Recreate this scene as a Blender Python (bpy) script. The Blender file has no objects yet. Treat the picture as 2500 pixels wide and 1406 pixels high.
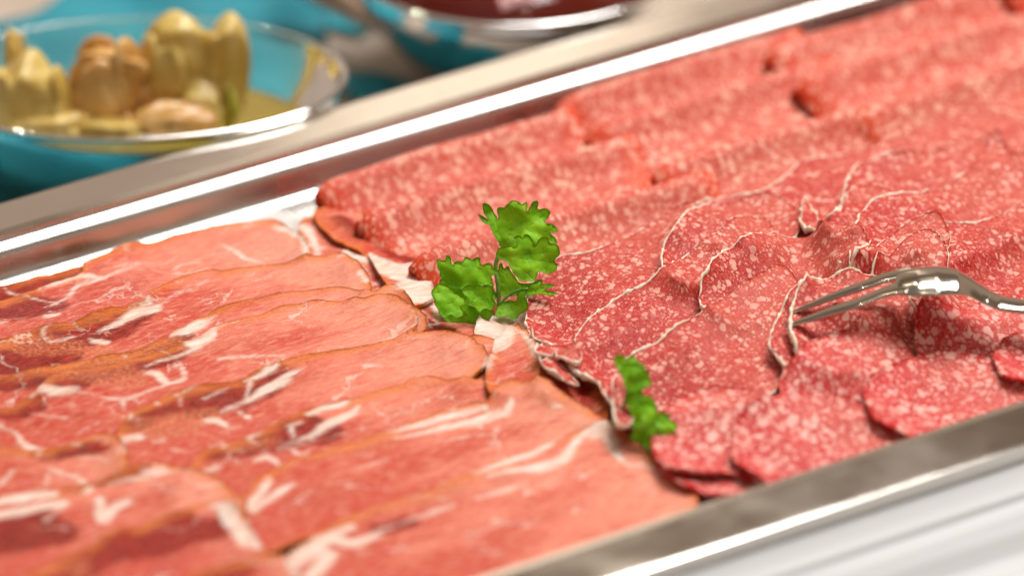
import bpy, math, random
import numpy as np
from mathutils import Vector
from mathutils.geometry import delaunay_2d_cdt
random.seed(7)
PI = math.pi
sc = bpy.context.scene
col = sc.collection
MM = 0.001

# ------------------------------------------------------------------ camera
E = math.radians(28.0)                 # how steeply the camera looks down
FPX = 20000.0                          # focal length in photograph pixels (2500 wide)
S = 7.3                                # photograph pixels per mm at the middle of the tray
D = FPX / S                            # camera distance, mm
CAM = np.array([0, -D*math.cos(E), D*math.sin(E)])
cam_d = bpy.data.cameras.new('camera'); cam = bpy.data.objects.new('camera', cam_d); col.objects.link(cam)
cam.location = Vector(CAM*MM); cam.rotation_euler = (PI/2 - E, 0, 0)
cam_d.sensor_width = 36; cam_d.lens = FPX/2500*36; cam_d.clip_start = .05; cam_d.clip_end = 60
cam_d.dof.use_dof = True; cam_d.dof.aperture_fstop = 4.1; cam_d.dof.aperture_blades = 0
cam_d.dof.focus_distance = (D - 4)*MM
sc.camera = cam

# ------------------------------------------------------------------ light
sc.view_settings.view_transform = 'Standard'; sc.view_settings.look = 'None'
sc.view_settings.exposure = 0.0; sc.view_settings.gamma = 1
w = bpy.data.worlds.new("World"); sc.world = w; w.use_nodes = True
nt = w.node_tree; nt.nodes.clear()
wo = nt.nodes.new('ShaderNodeOutputWorld'); bg = nt.nodes.new('ShaderNodeBackground')
tc = nt.nodes.new('ShaderNodeTexCoord'); sp = nt.nodes.new('ShaderNodeSeparateXYZ'); rp = nt.nodes.new('ShaderNodeValToRGB')
mr = nt.nodes.new('ShaderNodeMapRange'); mr.inputs['From Min'].default_value = -1; mr.inputs['From Max'].default_value = 1
nt.links.new(tc.outputs['Generated'], sp.inputs[0]); nt.links.new(sp.outputs['Z'], mr.inputs['Value'])
nt.links.new(mr.outputs[0], rp.inputs[0]); nt.links.new(rp.outputs[0], bg.inputs['Color']); nt.links.new(bg.outputs[0], wo.inputs[0])
el = rp.color_ramp.elements
el[0].position = .0; el[0].color = (.10, .075, .055, 1)
el[1].position = 1.0; el[1].color = (.34, .32, .30, 1)
for p, c in ((.50, (.22, .17, .13, 1)), (.60, (.46, .35, .27, 1)), (.70, (.42, .32, .25, 1)), (.75, (.20, .14, .10, 1)), (.80, (.16, .105, .07, 1)), (.90, (.22, .19, .17, 1))):
    e_ = el.new(p); e_.color = c
bg.inputs['Strength'].default_value = 1.0

def area(name, loc, tgt, sx, sy, power, color):
    l = bpy.data.lights.new(name, 'AREA'); l.shape = 'RECTANGLE'; l.size = sx; l.size_y = sy
    l.energy = power; l.color = color
    o = bpy.data.objects.new(name, l); col.objects.link(o); o.location = loc
    o.rotation_euler = (Vector(tgt) - Vector(loc)).to_track_quat('-Z', 'Y').to_euler()
    return o
area('overhead_light', (.52, .70, 1.80), (0, 0, 0), 1.35, .85, 53, (1, .975, .94))
area('back_window', (-.10, 2.6, 1.0), (0, 0, 0), .26, 1.0, .8, (1, .87, .70))
for i, p in enumerate(((-.55, 1.3, 1.75), (.15, 1.5, 1.65), (.62, .9, 1.8), (-.1, -.3, 2.4), (.5, -.9, 2.1))):
    l = bpy.data.lights.new('spot_lamp', 'POINT'); l.energy = 6.0; l.shadow_soft_size = .014; l.color = (1, .86, .66)
    o = bpy.data.objects.new('spot_lamp', l); col.objects.link(o); o.location = p

# ------------------------------------------------------------------ geometry helpers (everything in mm)
def ray(px, py):
    return np.array([px-1250.0, FPX*math.cos(E) - (py-703)*math.sin(E), -FPX*math.sin(E) - (py-703)*math.cos(E)])
def W(px, py, z=0.0):
    d = ray(px, py); t = (z-CAM[2])/d[2]; p = CAM + d*t; return np.array([p[0], p[1]])
def Wp(px, py, P0, n):
    d = ray(px, py); t = np.dot(P0-CAM, n)/np.dot(d, n); return CAM + d*t
AZ = math.radians(33.0)
UU = np.array([math.cos(AZ), math.sin(AZ)]); VV = np.array([math.sin(AZ), -math.cos(AZ)])
def T(u, v): return UU*u + VV*v
VB0, VB1, VF1, VF0 = -147.7, -123.8, 157.0, 179.0      # rim: back outer, back inner, front inner, front outer
FLOOR = -13.0

def smooth_closed(P, n=6):
    P = np.array(P, float); m = len(P); out = []
    for i in range(m):
        a, b, c, d = P[i-1], P[i], P[(i+1) % m], P[(i+2) % m]
        for k in range(n):
            t = k/n
            out.append(.5*((2*b) + (c-a)*t + (2*a-5*b+4*c-d)*t*t + (3*b-a-3*c+d)*t**3))
    return np.array(out)
def smooth_open(P, n=8):
    P = np.array(P, float); m = len(P); out = []
    for i in range(m-1):
        a, b, c, d = P[max(i-1, 0)], P[i], P[i+1], P[min(i+2, m-1)]
        for k in range(n):
            t = k/n
            out.append(.5*((2*b) + (c-a)*t + (2*a-5*b+4*c-d)*t*t + (3*b-a-3*c+d)*t**3))
    out.append(P[-1]); return np.array(out)
def resample(P, step, closed=True):
    Q = np.vstack([P, P[:1]]) if closed else P
    d = np.r_[0, np.cumsum(np.linalg.norm(np.diff(Q, axis=0), axis=1))]
    n = max(4, int(d[-1]/step)); s = np.linspace(0, d[-1], n, endpoint=not closed)
    return np.stack([np.interp(s, d, Q[:, k]) for k in range(Q.shape[1])], 1)
def inside(x, y, P):
    r = np.zeros(x.shape, bool)
    for i in range(len(P)):
        x1, y1 = P[i-1]; x2, y2 = P[i]
        if y1 == y2: continue
        c = ((y1 > y) != (y2 > y)) & (x < (x2-x1)*(y-y1)/(y2-y1)+x1); r ^= c
    return r
def segdist(Q, P, closed=True, wid=None):
    """distance of points Q to polyline P; with widths returns width-minus-distance maximum"""
    best = np.full(len(Q), 1e9 if wid is None else -1e9)
    n = len(P)
    for i in range(0 if closed else 1, n):
        a, b = P[i-1], P[i]; ab = b-a; L = np.dot(ab, ab)+1e-9
        t = np.clip(((Q-a)@ab)/L, 0, 1); d = np.linalg.norm(Q-(a+t[:, None]*ab), axis=1)
        if wid is None: best = np.minimum(best, d)
        else: best = np.maximum(best, wid[i-1]+(wid[i]-wid[i-1])*t - d)
    return best
class Wave:
    def __init__(s, seed, scale, n=9):
        r = np.random.RandomState(seed); s.k = r.normal(0, 1, (n, 2))/scale*2.2; s.p = r.uniform(0, 6.28, n); s.n = n
    def __call__(s, x, y):
        v = 0
        for (a, b), p in zip(s.k, s.p): v = v + np.sin(a*x+b*y+p)
        return v/math.sqrt(s.n)

# height map of what already lies in the tray (mm)
HR = .8; GX0, GY0, GNX, GNY = -230., -200., 600, 520
gx = GX0 + HR*np.arange(GNX); gy = GY0 + HR*np.arange(GNY)
GX, GY = np.meshgrid(gx, gy)
def bil(A, x, y, x0=GX0, y0=GY0):
    fx = np.clip((np.asarray(x)-x0)/HR, 0, A.shape[1]-1.001); fy = np.clip((np.asarray(y)-y0)/HR, 0, A.shape[0]-1.001)
    i = fx.astype(int); j = fy.astype(int); u = fx-i; v = fy-j
    return A[j, i]*(1-u)*(1-v)+A[j, i+1]*u*(1-v)+A[j+1, i]*(1-u)*v+A[j+1, i+1]*u*v
GU = GX*UU[0]+GY*UU[1]; GV = GX*VV[0]+GY*VV[1]
H = np.full(GX.shape, FLOOR)
def blur(A, M, r):
    k = np.hanning(2*r+3)[1:-1]; k /= k.sum()
    def cv(B, ax):
        out = np.zeros_like(B)
        for i, kk in enumerate(k): out += kk*np.roll(B, i-r, ax)
        return out
    n = cv(cv(A*M, 0), 1); d = cv(cv(M, 0), 1)
    return np.where(d > 1e-3, n/np.maximum(d, 1e-3), A)

# ------------------------------------------------------------------ objects
def tag(o, label=None, cat=None, group=None, kind=None):
    for k, v in (('label', label), ('category', cat), ('group', group), ('kind', kind)):
        if v: o[k] = v
    return o
def empty(name, loc=(0, 0, 0)):
    o = bpy.data.objects.new(name, None); o.empty_display_size = .01; col.objects.link(o); o.location = Vector(loc)*MM
    o['_org'] = list(loc); return o
def make(name, V, F, mat, parent=None, smooth=True, attrs=None, uv=None, origin=None):
    V = np.asarray(V, float)
    if parent is not None: org = np.array(parent.get('_org', (0, 0, 0)), float)
    else: org = np.array(origin if origin is not None else (0, 0, 0), float)
    me = bpy.data.meshes.new(name); me.from_pydata(((V-org)*MM).tolist(), [], [tuple(int(i) for i in f) for f in F])
    if smooth: me.polygons.foreach_set('use_smooth', [True]*len(me.polygons))
    if attrs:
        for k, a in attrs.items():
            at = me.attributes.new(k, 'FLOAT', 'POINT'); at.data.foreach_set('value', np.asarray(a, np.float32))
    if uv is not None:
        ul = me.uv_layers.new(name='uv'); idx = np.zeros(len(me.loops), np.int32); me.loops.foreach_get('vertex_index', idx)
        ul.data.foreach_set('uv', np.asarray(uv, np.float32)[idx].ravel())
    me.materials.append(mat); me.update()
    o = bpy.data.objects.new(name, me); col.objects.link(o)
    if parent is not None: o.parent = parent
    else: o.location = Vector(org*MM); o['_org'] = list(org)
    return o
def tube(name, P, R, mat, parent=None, sides=8, closed=False, flat=1.0, origin=None, jitter=0):
    P = np.asarray(P, float); n = len(P); R = np.broadcast_to(R, n); V = []; F = []
    rs = np.random.RandomState(n)
    for i in range(n):
        a = P[i-1] if (closed or i) else P[0]; b = P[(i+1) % n] if (closed or i < n-1) else P[-1]
        t = b-a; t = t/(np.linalg.norm(t)+1e-9); s = np.cross(t, (0, 0, 1)); s = s/(np.linalg.norm(s)+1e-9); q = np.cross(s, t)
        for k in range(sides):
            an = 2*PI*k/sides; rr = R[i]*(1+jitter*rs.uniform(-1, 1))
            V.append(P[i]+s*math.cos(an)*rr+q*math.sin(an)*rr*flat)
    m = n if closed else n-1
    for i in range(m):
        for k in range(sides):
            a = i*sides+k; b = i*sides+(k+1) % sides; c = ((i+1) % n)*sides+(k+1) % sides; d = ((i+1) % n)*sides+k
            F.append((a, b, c, d))
    if not closed: F.append(tuple(range(sides))[::-1]); F.append(tuple((n-1)*sides+k for k in range(sides)))
    return make(name, V, F, mat, parent, origin=origin)
def triangulate(B, res, seed=0):
    """B: boundary (n,2). returns verts, tris, boundary indices"""
    r = np.random.RandomState(seed)
    x0, y0 = B.min(0); x1, y1 = B.max(0)
    ys = np.arange(y0, y1, res*.87); pts = []
    for j, y in enumerate(ys):
        xs = np.arange(x0+(j % 2)*res*.5, x1, res); pts.append(np.stack([xs, np.full(len(xs), y)], 1))
    Q = np.vstack(pts); Q = Q+r.uniform(-.12, .12, Q.shape)*res
    Q = Q[inside(Q[:, 0], Q[:, 1], B)]
    if len(Q): Q = Q[segdist(Q, B) > res*.45]
    n = len(B); allp = np.vstack([B, Q])
    vo, ed, fo, ov, oe, of = delaunay_2d_cdt([Vector(p) for p in allp], [(i, (i+1) % n) for i in range(n)], [list(range(n))], 1, 1e-5)
    V = np.array([[v.x, v.y] for v in vo]); inv = {}
    for i, src in enumerate(ov):
        for s_ in src: inv[s_] = i
    bidx = [inv[i] for i in range(n) if i in inv]
    return V, fo, bidx

# ------------------------------------------------------------------ materials
class N:
    def __init__(s, name):
        s.m = bpy.data.materials.new(name); s.m.use_nodes = True; s.t = s.m.node_tree; s.t.nodes.clear()
        s.out = s.t.nodes.new('ShaderNodeOutputMaterial'); s.b = s.t.nodes.new('ShaderNodeBsdfPrincipled')
        s.t.links.new(s.b.outputs[0], s.out.inputs[0])
    def link(s, a, b):
        if hasattr(a, 'is_output'): s.t.links.new(a, b)
        else: b.default_value = a
    def set(s, **k):
        for n_, v in k.items(): s.link(v, s.b.inputs[n_.replace('_', ' ')])
        return s.m
    def node(s, t, **k):
        n_ = s.t.nodes.new(t)
        for a, v in k.items(): setattr(n_, a, v)
        return n_
    def attr(s, name): return s.node('ShaderNodeAttribute', attribute_name=name).outputs['Fac']
    def uv(s): return s.node('ShaderNodeTexCoord').outputs['UV']
    def obj(s): return s.node('ShaderNodeTexCoord').outputs['Object']
    def mapping(s, v, scale, rot=0):
        m = s.node('ShaderNodeMapping'); s.link(v, m.inputs[0]); m.inputs['Scale'].default_value = scale if isinstance(scale, tuple) else (scale,)*3
        m.inputs['Rotation'].default_value = (0, 0, rot); return m.outputs[0]
    def noise(s, v, scale, detail=3, rough=.55, out='Fac', dist=0):
        n_ = s.node('ShaderNodeTexNoise'); s.link(v, n_.inputs['Vector']); n_.inputs['Scale'].default_value = scale
        n_.inputs['Detail'].default_value = detail; n_.inputs['Roughness'].default_value = rough; n_.inputs['Distortion'].default_value = dist
        return n_.outputs[out]
    def vor(s, v, scale, out='Distance', feature='F1', rnd=1):
        n_ = s.node('ShaderNodeTexVoronoi', feature=feature); s.link(v, n_.inputs['Vector']); n_.inputs['Scale'].default_value = scale
        n_.inputs['Randomness'].default_value = rnd
        return n_.outputs[out] if out else n_
    def math(s, op, a, b=0., c=None, clamp=False):
        n_ = s.node('ShaderNodeMath', operation=op, use_clamp=clamp); s.link(a, n_.inputs[0]); s.link(b, n_.inputs[1])
        if c is not None: s.link(c, n_.inputs[2])
        return n_.outputs[0]
    def ramp(s, v, lo, hi, a=0., b=1.):
        n_ = s.node('ShaderNodeMapRange', interpolation_type='SMOOTHSTEP'); s.link(v, n_.inputs['Value'])
        s.link(lo, n_.inputs['From Min']); s.link(hi, n_.inputs['From Max']); s.link(a, n_.inputs['To Min']); s.link(b, n_.inputs['To Max'])
        return n_.outputs[0]
    def mix(s, f, a, b, mode='MIX'):
        n_ = s.node('ShaderNodeMix', data_type='RGBA', blend_type=mode); s.link(f, n_.inputs[0])
        for v, i in ((a, 6), (b, 7)):
            if isinstance(v, tuple): n_.inputs[i].default_value = (*v, 1)
            else: s.t.links.new(v, n_.inputs[i])
        return n_.outputs[2]
    def bump(s, h, strength, dist):
        n_ = s.node('ShaderNodeBump'); s.link(h, n_.inputs['Height']); n_.inputs['Strength'].default_value = strength
        n_.inputs['Distance'].default_value = dist; s.t.links.new(n_.outputs[0], s.b.inputs['Normal']); return n_.outputs[0]

def salami_mat(name, lean, deep, fat, edge, big=.26, dens=1.0, edgew=2.2, rough=.36, pale=(.70, .20, .13)):
    n = N(name); uv = n.uv()
    wn = n.noise(uv, .35, 3, .6, 'Color')
    wv = n.node('ShaderNodeVectorMath', operation='MULTIPLY_ADD'); n.link(wn, wv.inputs[0]); wv.inputs[1].default_value = (2.2, 2.2, 0); n.link(uv, wv.inputs[2])
    v = wv.outputs[0]
    masks = []
    for sc_, th, soft in ((big, .30, .10), (big*1.9, .27, .12), (big*3.6, .24, .14)):
        vn = n.vor(v, sc_, None); sep = n.node('ShaderNodeSeparateColor'); n.link(vn.outputs['Color'], sep.inputs[0])
        t0 = n.math('MULTIPLY', n.math('POWER', sep.outputs[0], 1.7), th*1.9*dens)
        d = n.math('SUBTRACT', vn.outputs['Distance'], n.math('MULTIPLY', n.noise(uv, 1.6, 2), .16))
        masks.append(n.ramp(d, n.math('SUBTRACT', t0, .1), n.math('ADD', n.math('SUBTRACT', t0, .1), soft), 1., 0.))
    m = n.math('MAXIMUM', masks[0], n.math('MULTIPLY', masks[1], .85)); m = n.math('MAXIMUM', m, n.math('MULTIPLY', masks[2], .58))
    patch = n.ramp(n.noise(uv, .09, 2), .3, .7); m = n.math('MULTIPLY', m, n.math('MULTIPLY_ADD', patch, .5, .55))
    base = n.mix(n.ramp(n.noise(uv, .6, 6, .72), .36, .64), deep, lean)
    base = n.mix(n.ramp(n.noise(uv, .22, 5, .7), .52, .74, 0., .38), base, fat)
    tone = n.attr('tone'); base = n.mix(n.ramp(n.math('ADD', tone, n.math('MULTIPLY_ADD', n.noise(uv, .12, 3), .5, -.25)), .25, .85, 0., .30), base, pale)
    fine = n.ramp(n.noise(uv, 1.9, 3, .7), .5, .72)
    base = n.mix(n.math('MULTIPLY', fine, .35), base, fat)
    eg = n.attr('edge'); ed = n.ramp(n.math('ADD', eg, n.noise(uv, .5, 2)), .6, edgew+.6, 1., 0.)
    base = n.mix(n.math('MULTIPLY', ed, .85), base, edge)
    c = n.mix(n.math('MULTIPLY', m, .92), base, fat)
    h = n.math('ADD', n.math('MULTIPLY', m, .35), n.math('ADD', n.noise(uv, 2.2, 3, .7), n.math('MULTIPLY', n.noise(uv, .3, 2), 1.2)))
    bn = n.bump(h, .5, .0004)
    r_ = n.ramp(n.noise(uv, .7, 3), .3, .7, rough-.08, rough+.14)
    return n.set(Base_Color=c, Roughness=r_, Specular_IOR_Level=.14, Subsurface_Weight=.08, Subsurface_Scale=.002, Subsurface_Radius=(1, .35, .2))

def ham_mat(name, lean, deep, darkc=(.16, .003, .004)):
    n = N(name); uv = n.uv()                                     # u runs along the strip
    st = n.mapping(uv, (.22, 1.0, 1.0))
    fib = n.noise(st, .9, 5, .62, dist=.4); big = n.noise(n.mapping(uv, (.4, 1, 1)), .055, 3, .55)
    tone = n.attr('tone'); c = n.mix(n.ramp(n.math('ADD', big, n.math('MULTIPLY_ADD', tone, .6, -.34)), .36, .68), deep, lean)
    c = n.mix(n.ramp(n.math('ADD', tone, n.math('MULTIPLY', big, .5)), .95, 1.35, 0., .45), c, (.84, .45, .33))
    c = n.mix(n.ramp(fib, .42, .72, 0., .6), c, (.86, .42, .30))
    c = n.mix(n.ramp(n.noise(st, .4, 5, .7), .48, .70, 0., .62), c, (.58, .07, .045))
    gold_and_sheen = n.ramp(n.math('ADD', n.attr('gold_and_sheen'), n.math('MULTIPLY_ADD', n.noise(st, .35, 5, .7), 9., -3.2)), .2, 4.6)
    dk = n.ramp(n.math('ADD', n.attr('dark'), n.math('MULTIPLY_ADD', n.noise(st, .42, 5, .68), 10., -2.2)), -1.2, 2.0)
    c = n.mix(n.math('MULTIPLY', dk, .96), c, n.mix(n.ramp(fib, .38, .72), darkc, (.46, .018, .012)))
    gr = n.noise(n.mapping(uv, (.6, 1, 1)), 1.1, 3, .7)
    c = n.mix(n.math('MULTIPLY', gold_and_sheen, n.ramp(gr, .3, .66, .12, .72)), c, n.mix(n.ramp(gr, .45, .65), (.44, .07, .025), (.86, .34, .12)))  # golden wet sheen painted as colour speckle, together with orange brown bands
    eg = n.attr('edge')
    e2 = n.ramp(n.math('ADD', eg, n.math('MULTIPLY', n.noise(st, .2, 4, .65), 12.)), 4.6, 11.5, 1., 0.)
    c = n.mix(n.math('MULTIPLY', e2, .85), c, (.72, .19, .04))
    e1 = n.ramp(n.math('ADD', eg, n.math('MULTIPLY', n.noise(uv, .5, 3), 1.4)), .45, 1.5, 1., 0.)
    c = n.mix(n.math('MULTIPLY', e1, .75), c, (.50, .13, .015))
    # thin hairline fat veins of the muscle plus the traced marbling
    vv = n.node('ShaderNodeVectorMath', operation='MULTIPLY_ADD'); n.link(n.noise(uv, .12, 3, .6, 'Color'), vv.inputs[0])
    vv.inputs[1].default_value = (14, 14, 0); n.link(n.mapping(uv, (.45, 1, 1)), vv.inputs[2])
    hair = n.ramp(n.vor(vv.outputs[0], .045, 'Distance', 'DISTANCE_TO_EDGE'), .006, .022, 1., 0.)
    hair = n.math('MULTIPLY', hair, n.ramp(n.noise(uv, .05, 2), .46, .60))
    fa = n.math('ADD', n.attr('fat'), n.math('MULTIPLY_ADD', n.noise(st, .6, 5, .7), 4.4, -2.5))
    fm = n.ramp(fa, -1.15, 1.05); fm = n.math('MAXIMUM', fm, n.math('MULTIPLY', hair, .55))
    fc = n.mix(n.ramp(n.noise(st, .5, 3), .35, .7), (.82, .54, .43), (.92, .80, .72))
    c = n.mix(n.math('MULTIPLY', fm, .93), c, fc)
    h = n.math('ADD', n.math('MULTIPLY', n.noise(n.mapping(uv, (.45, 1, 1)), 1.5, 3, .65), 1.0), n.math('MULTIPLY', fib, .5))
    h = n.math('ADD', h, n.math('MULTIPLY', fm, .5)); bn = n.bump(h, .6, .0007)
    r_ = n.ramp(n.noise(uv, .5, 3), .3, .7, .22, .42)
    return n.set(Base_Color=c, Roughness=r_, Specular_IOR_Level=.17, Specular_Tint=(1, .70, .42, 1), Subsurface_Weight=.08, Subsurface_Scale=.002, Subsurface_Radius=(1, .4, .25),
                 Coat_Weight=n.math('MULTIPLY', gold_and_sheen, .12), Coat_Normal=bn, Coat_Roughness=.13, Coat_Tint=(1, .8, .55, 1))

AZB = math.radians(33.0)
def steel(name, colr=(.72, .70, .68), rough=.14, brush=None, br=.1, dirt=0):
    n = N(name); o = n.obj()
    if brush:
        s_ = n.noise(n.mapping(n.mapping(o, 1.0, -AZB), brush, 0), 1, 3, .6); r_ = n.ramp(s_, .3, .7, rough-br*.5, rough+br)
        n.bump(s_, .12, .0002)
    else: r_ = n.ramp(n.noise(o, 25, 3), .3, .7, rough*.75, rough*1.35)
    return n.set(Base_Color=(*colr, 1), Metallic=1., Roughness=r_)
def plain(name, a, b, scale, rough=.6, bump=.3, bd=.0004, **k):
    n = N(name); o = n.obj(); v = n.noise(o, scale, 4, .6); c = n.mix(n.ramp(v, .3, .7), a, b); n.bump(v, bump, bd)
    return n.set(Base_Color=c, Roughness=rough, **k)

M_fold = salami_mat('coarse_salami', (.68, .12, .08), (.54, .06, .038), (.92, .48, .36), (.74, .05, .003), .40, 1.12, 12.0)  # wide orange edge colour paints light glowing through the thin fold tips
M_wave = salami_mat('fine_salami', (.60, .045, .035), (.37, .010, .010), (.90, .46, .37), (.50, .03, .015), .41, .92, 1.8, .30)
M_round = salami_mat('peppery_salami', (.68, .06, .055), (.48, .012, .018), (.92, .50, .43), (.56, .014, .01), .34, 1.15, 3.4)
M_rind = plain('salami_rind', (.95, .90, .80), (.80, .62, .42), 700, .75, .5)
M_ham = ham_mat('cured_ham', (.76, .21, .14), (.56, .058, .036))
M_ham2 = ham_mat('deep_red_ham', (.62, .07, .045), (.44, .012, .010), (.20, .003, .004))
M_steel = steel('polished_steel', (.70, .68, .66), .27)
M_rim = steel('rim_steel', (.80, .75, .69), .13)
M_fork = steel('fork_steel', (.60, .54, .46), .12)

# ------------------------------------------------------------------ the tray
def extrude_profile(name, prof, u0, u1, mat, parent=None, nseg=40, origin=None, both=None):
    """profile [(v,z)] swept along u"""
    V = []; F = []; m = len(prof)
    for i in range(nseg+1):
        u = u0+(u1-u0)*i/nseg
        for v, z in prof: p = T(u, v); V.append((p[0], p[1], z))
    for i in range(nseg):
        for k in range(m-1): F.append((i*m+k, (i+1)*m+k, (i+1)*m+k+1, i*m+k+1))
    return make(name, V, F, mat, parent, origin=origin)
def arc(cv, cz, r, a0, a1, n=8):
    return [(cv+r*math.cos(math.radians(a0+(a1-a0)*i/n)), cz+r*math.sin(math.radians(a0+(a1-a0)*i/n))) for i in range(n+1)]
U0, U1 = -300., 335.
tray = empty('serving_tray', (0, 0, FLOOR)); tag(tray, 'long shallow stainless steel tray with wide flat rim holding the sliced meats', 'tray')
def pan_ring(du, prof_d):                 # rounded rectangle ring at inset d, height z
    pass
def rounded_rect(u0, u1, v0, v1, r, n=8):
    P = []
    for cu, cv, a in ((u1-r, v1-r, 0), (u0+r, v1-r, 90), (u0+r, v0+r, 180), (u1-r, v0+r, 270)):
        for i in range(n+1):
            t = math.radians(a+90*i/n); P.append((cu+r*math.cos(t), cv+r*math.sin(t)))
    return P
def dense(P, step=14):
    out = []
    for i in range(len(P)):
        a = np.array(P[i]); b = np.array(P[(i+1) % len(P)]); n = max(1, int(round(np.linalg.norm(b-a)/step)))
        for k in range(n): out.append(a+(b-a)*k/n)
    return out
def ringmesh(name, rings, mat, parent, cap=False):
    """rings: list of (inset from the inner rim edge, z); same topology"""
    V = []; F = []; base = rounded_rect(U0, U1, VB1, VF1, 26)
    npt = None
    for d, z in rings:
        # inset d: positive goes inwards
        r = max(26-d, 3); P = rounded_rect(U0+d, U1-d, VB1+d, VF1-d, r)
        # keep one-to-one correspondence by subdividing the four long runs equally
        Q = []
        for i in range(len(P)):
            a = np.array(P[i]); b = np.array(P[(i+1) % len(P)]); n = 24 if (i % 9) == 8 else 1
            for k in range(n): Q.append(a+(b-a)*k/n)
        npt = len(Q)
        for u, v in Q: p = T(u, v); V.append((p[0], p[1], z))
    for i in range(len(rings)-1):
        for k in range(npt):
            a = i*npt+k; b = i*npt+(k+1) % npt; F.append((a, b, b+npt, a+npt))
    if cap: F.append(tuple((len(rings)-1)*npt+k for k in range(npt)))
    return make(name, V, F, mat, parent)
rim = [(-23.5, -7.0), (-23.5, -.55), (-22.4, -.28)]+[(-20.5, -.12), (-14, .35), (-7, .85), (-4.6, 1.02), (-4.1, 1.06), (-3.6, 1.04), (-.5, .86)]
ringmesh('rim', rim, M_rim, tray).data.set_sharp_from_angle(angle=math.radians(35))
cs_ = lambda t: (math.sin(math.radians(t)), math.cos(math.radians(t)))
wall = [(-.5, .83), (-.3, 0), (-.15, -.9), (.5, -1.5)]+[(.7+3.9*cs_(t)[0], -1.7-3.9*(1-cs_(t)[1])) for t in (10, 20, 30, 40, 50, 60, 70, 78)]+[(5.0, -7.5), (5.5, -9.6)]+[(9.4-3.8*cs_(t)[0], FLOOR+3.6*(1-cs_(t)[1])) for t in (78, 66, 54, 42, 30, 18, 8, 0)]
ringmesh('pan', wall+[(22, FLOOR)], M_steel, tray, cap=True)

# what the tray stands in: brushed housing in front, table behind
M_house = steel('satin_aluminium', (.47, .475, .485), .5, (3, 220, 220), .12); M_house.node_tree.nodes['Principled BSDF'].inputs['Metallic'].default_value = .12
hp = [(176.5, -14), (180.3, -7.0), (181.2, -6.0), (182.5, -5.6), (197, -5.6), (198, -5.9), (198.8, -7.2), (199.8, -7.6), (214, -10.6), (214.8, -11.6), (226, -14.2), (240, -18.0), (242, -18.2), (252, -18.4), (254, -19.0), (290, -27), (292, -28.4), (420, -55), (420, -80)]
hs = extrude_profile('counter', hp, -420, 420, M_house); tag(hs, kind='structure')
M_table = plain('taupe_table', (.40, .31, .24), (.52, .42, .34), 30, .5, .2)
TZ = -42.0
tb = make('table', [(-900, -700, TZ), (900, -700, TZ), (900, 1300, TZ), (-900, 1300, TZ)], [(0, 1, 2, 3)], M_table); tag(tb, kind='structure')

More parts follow.
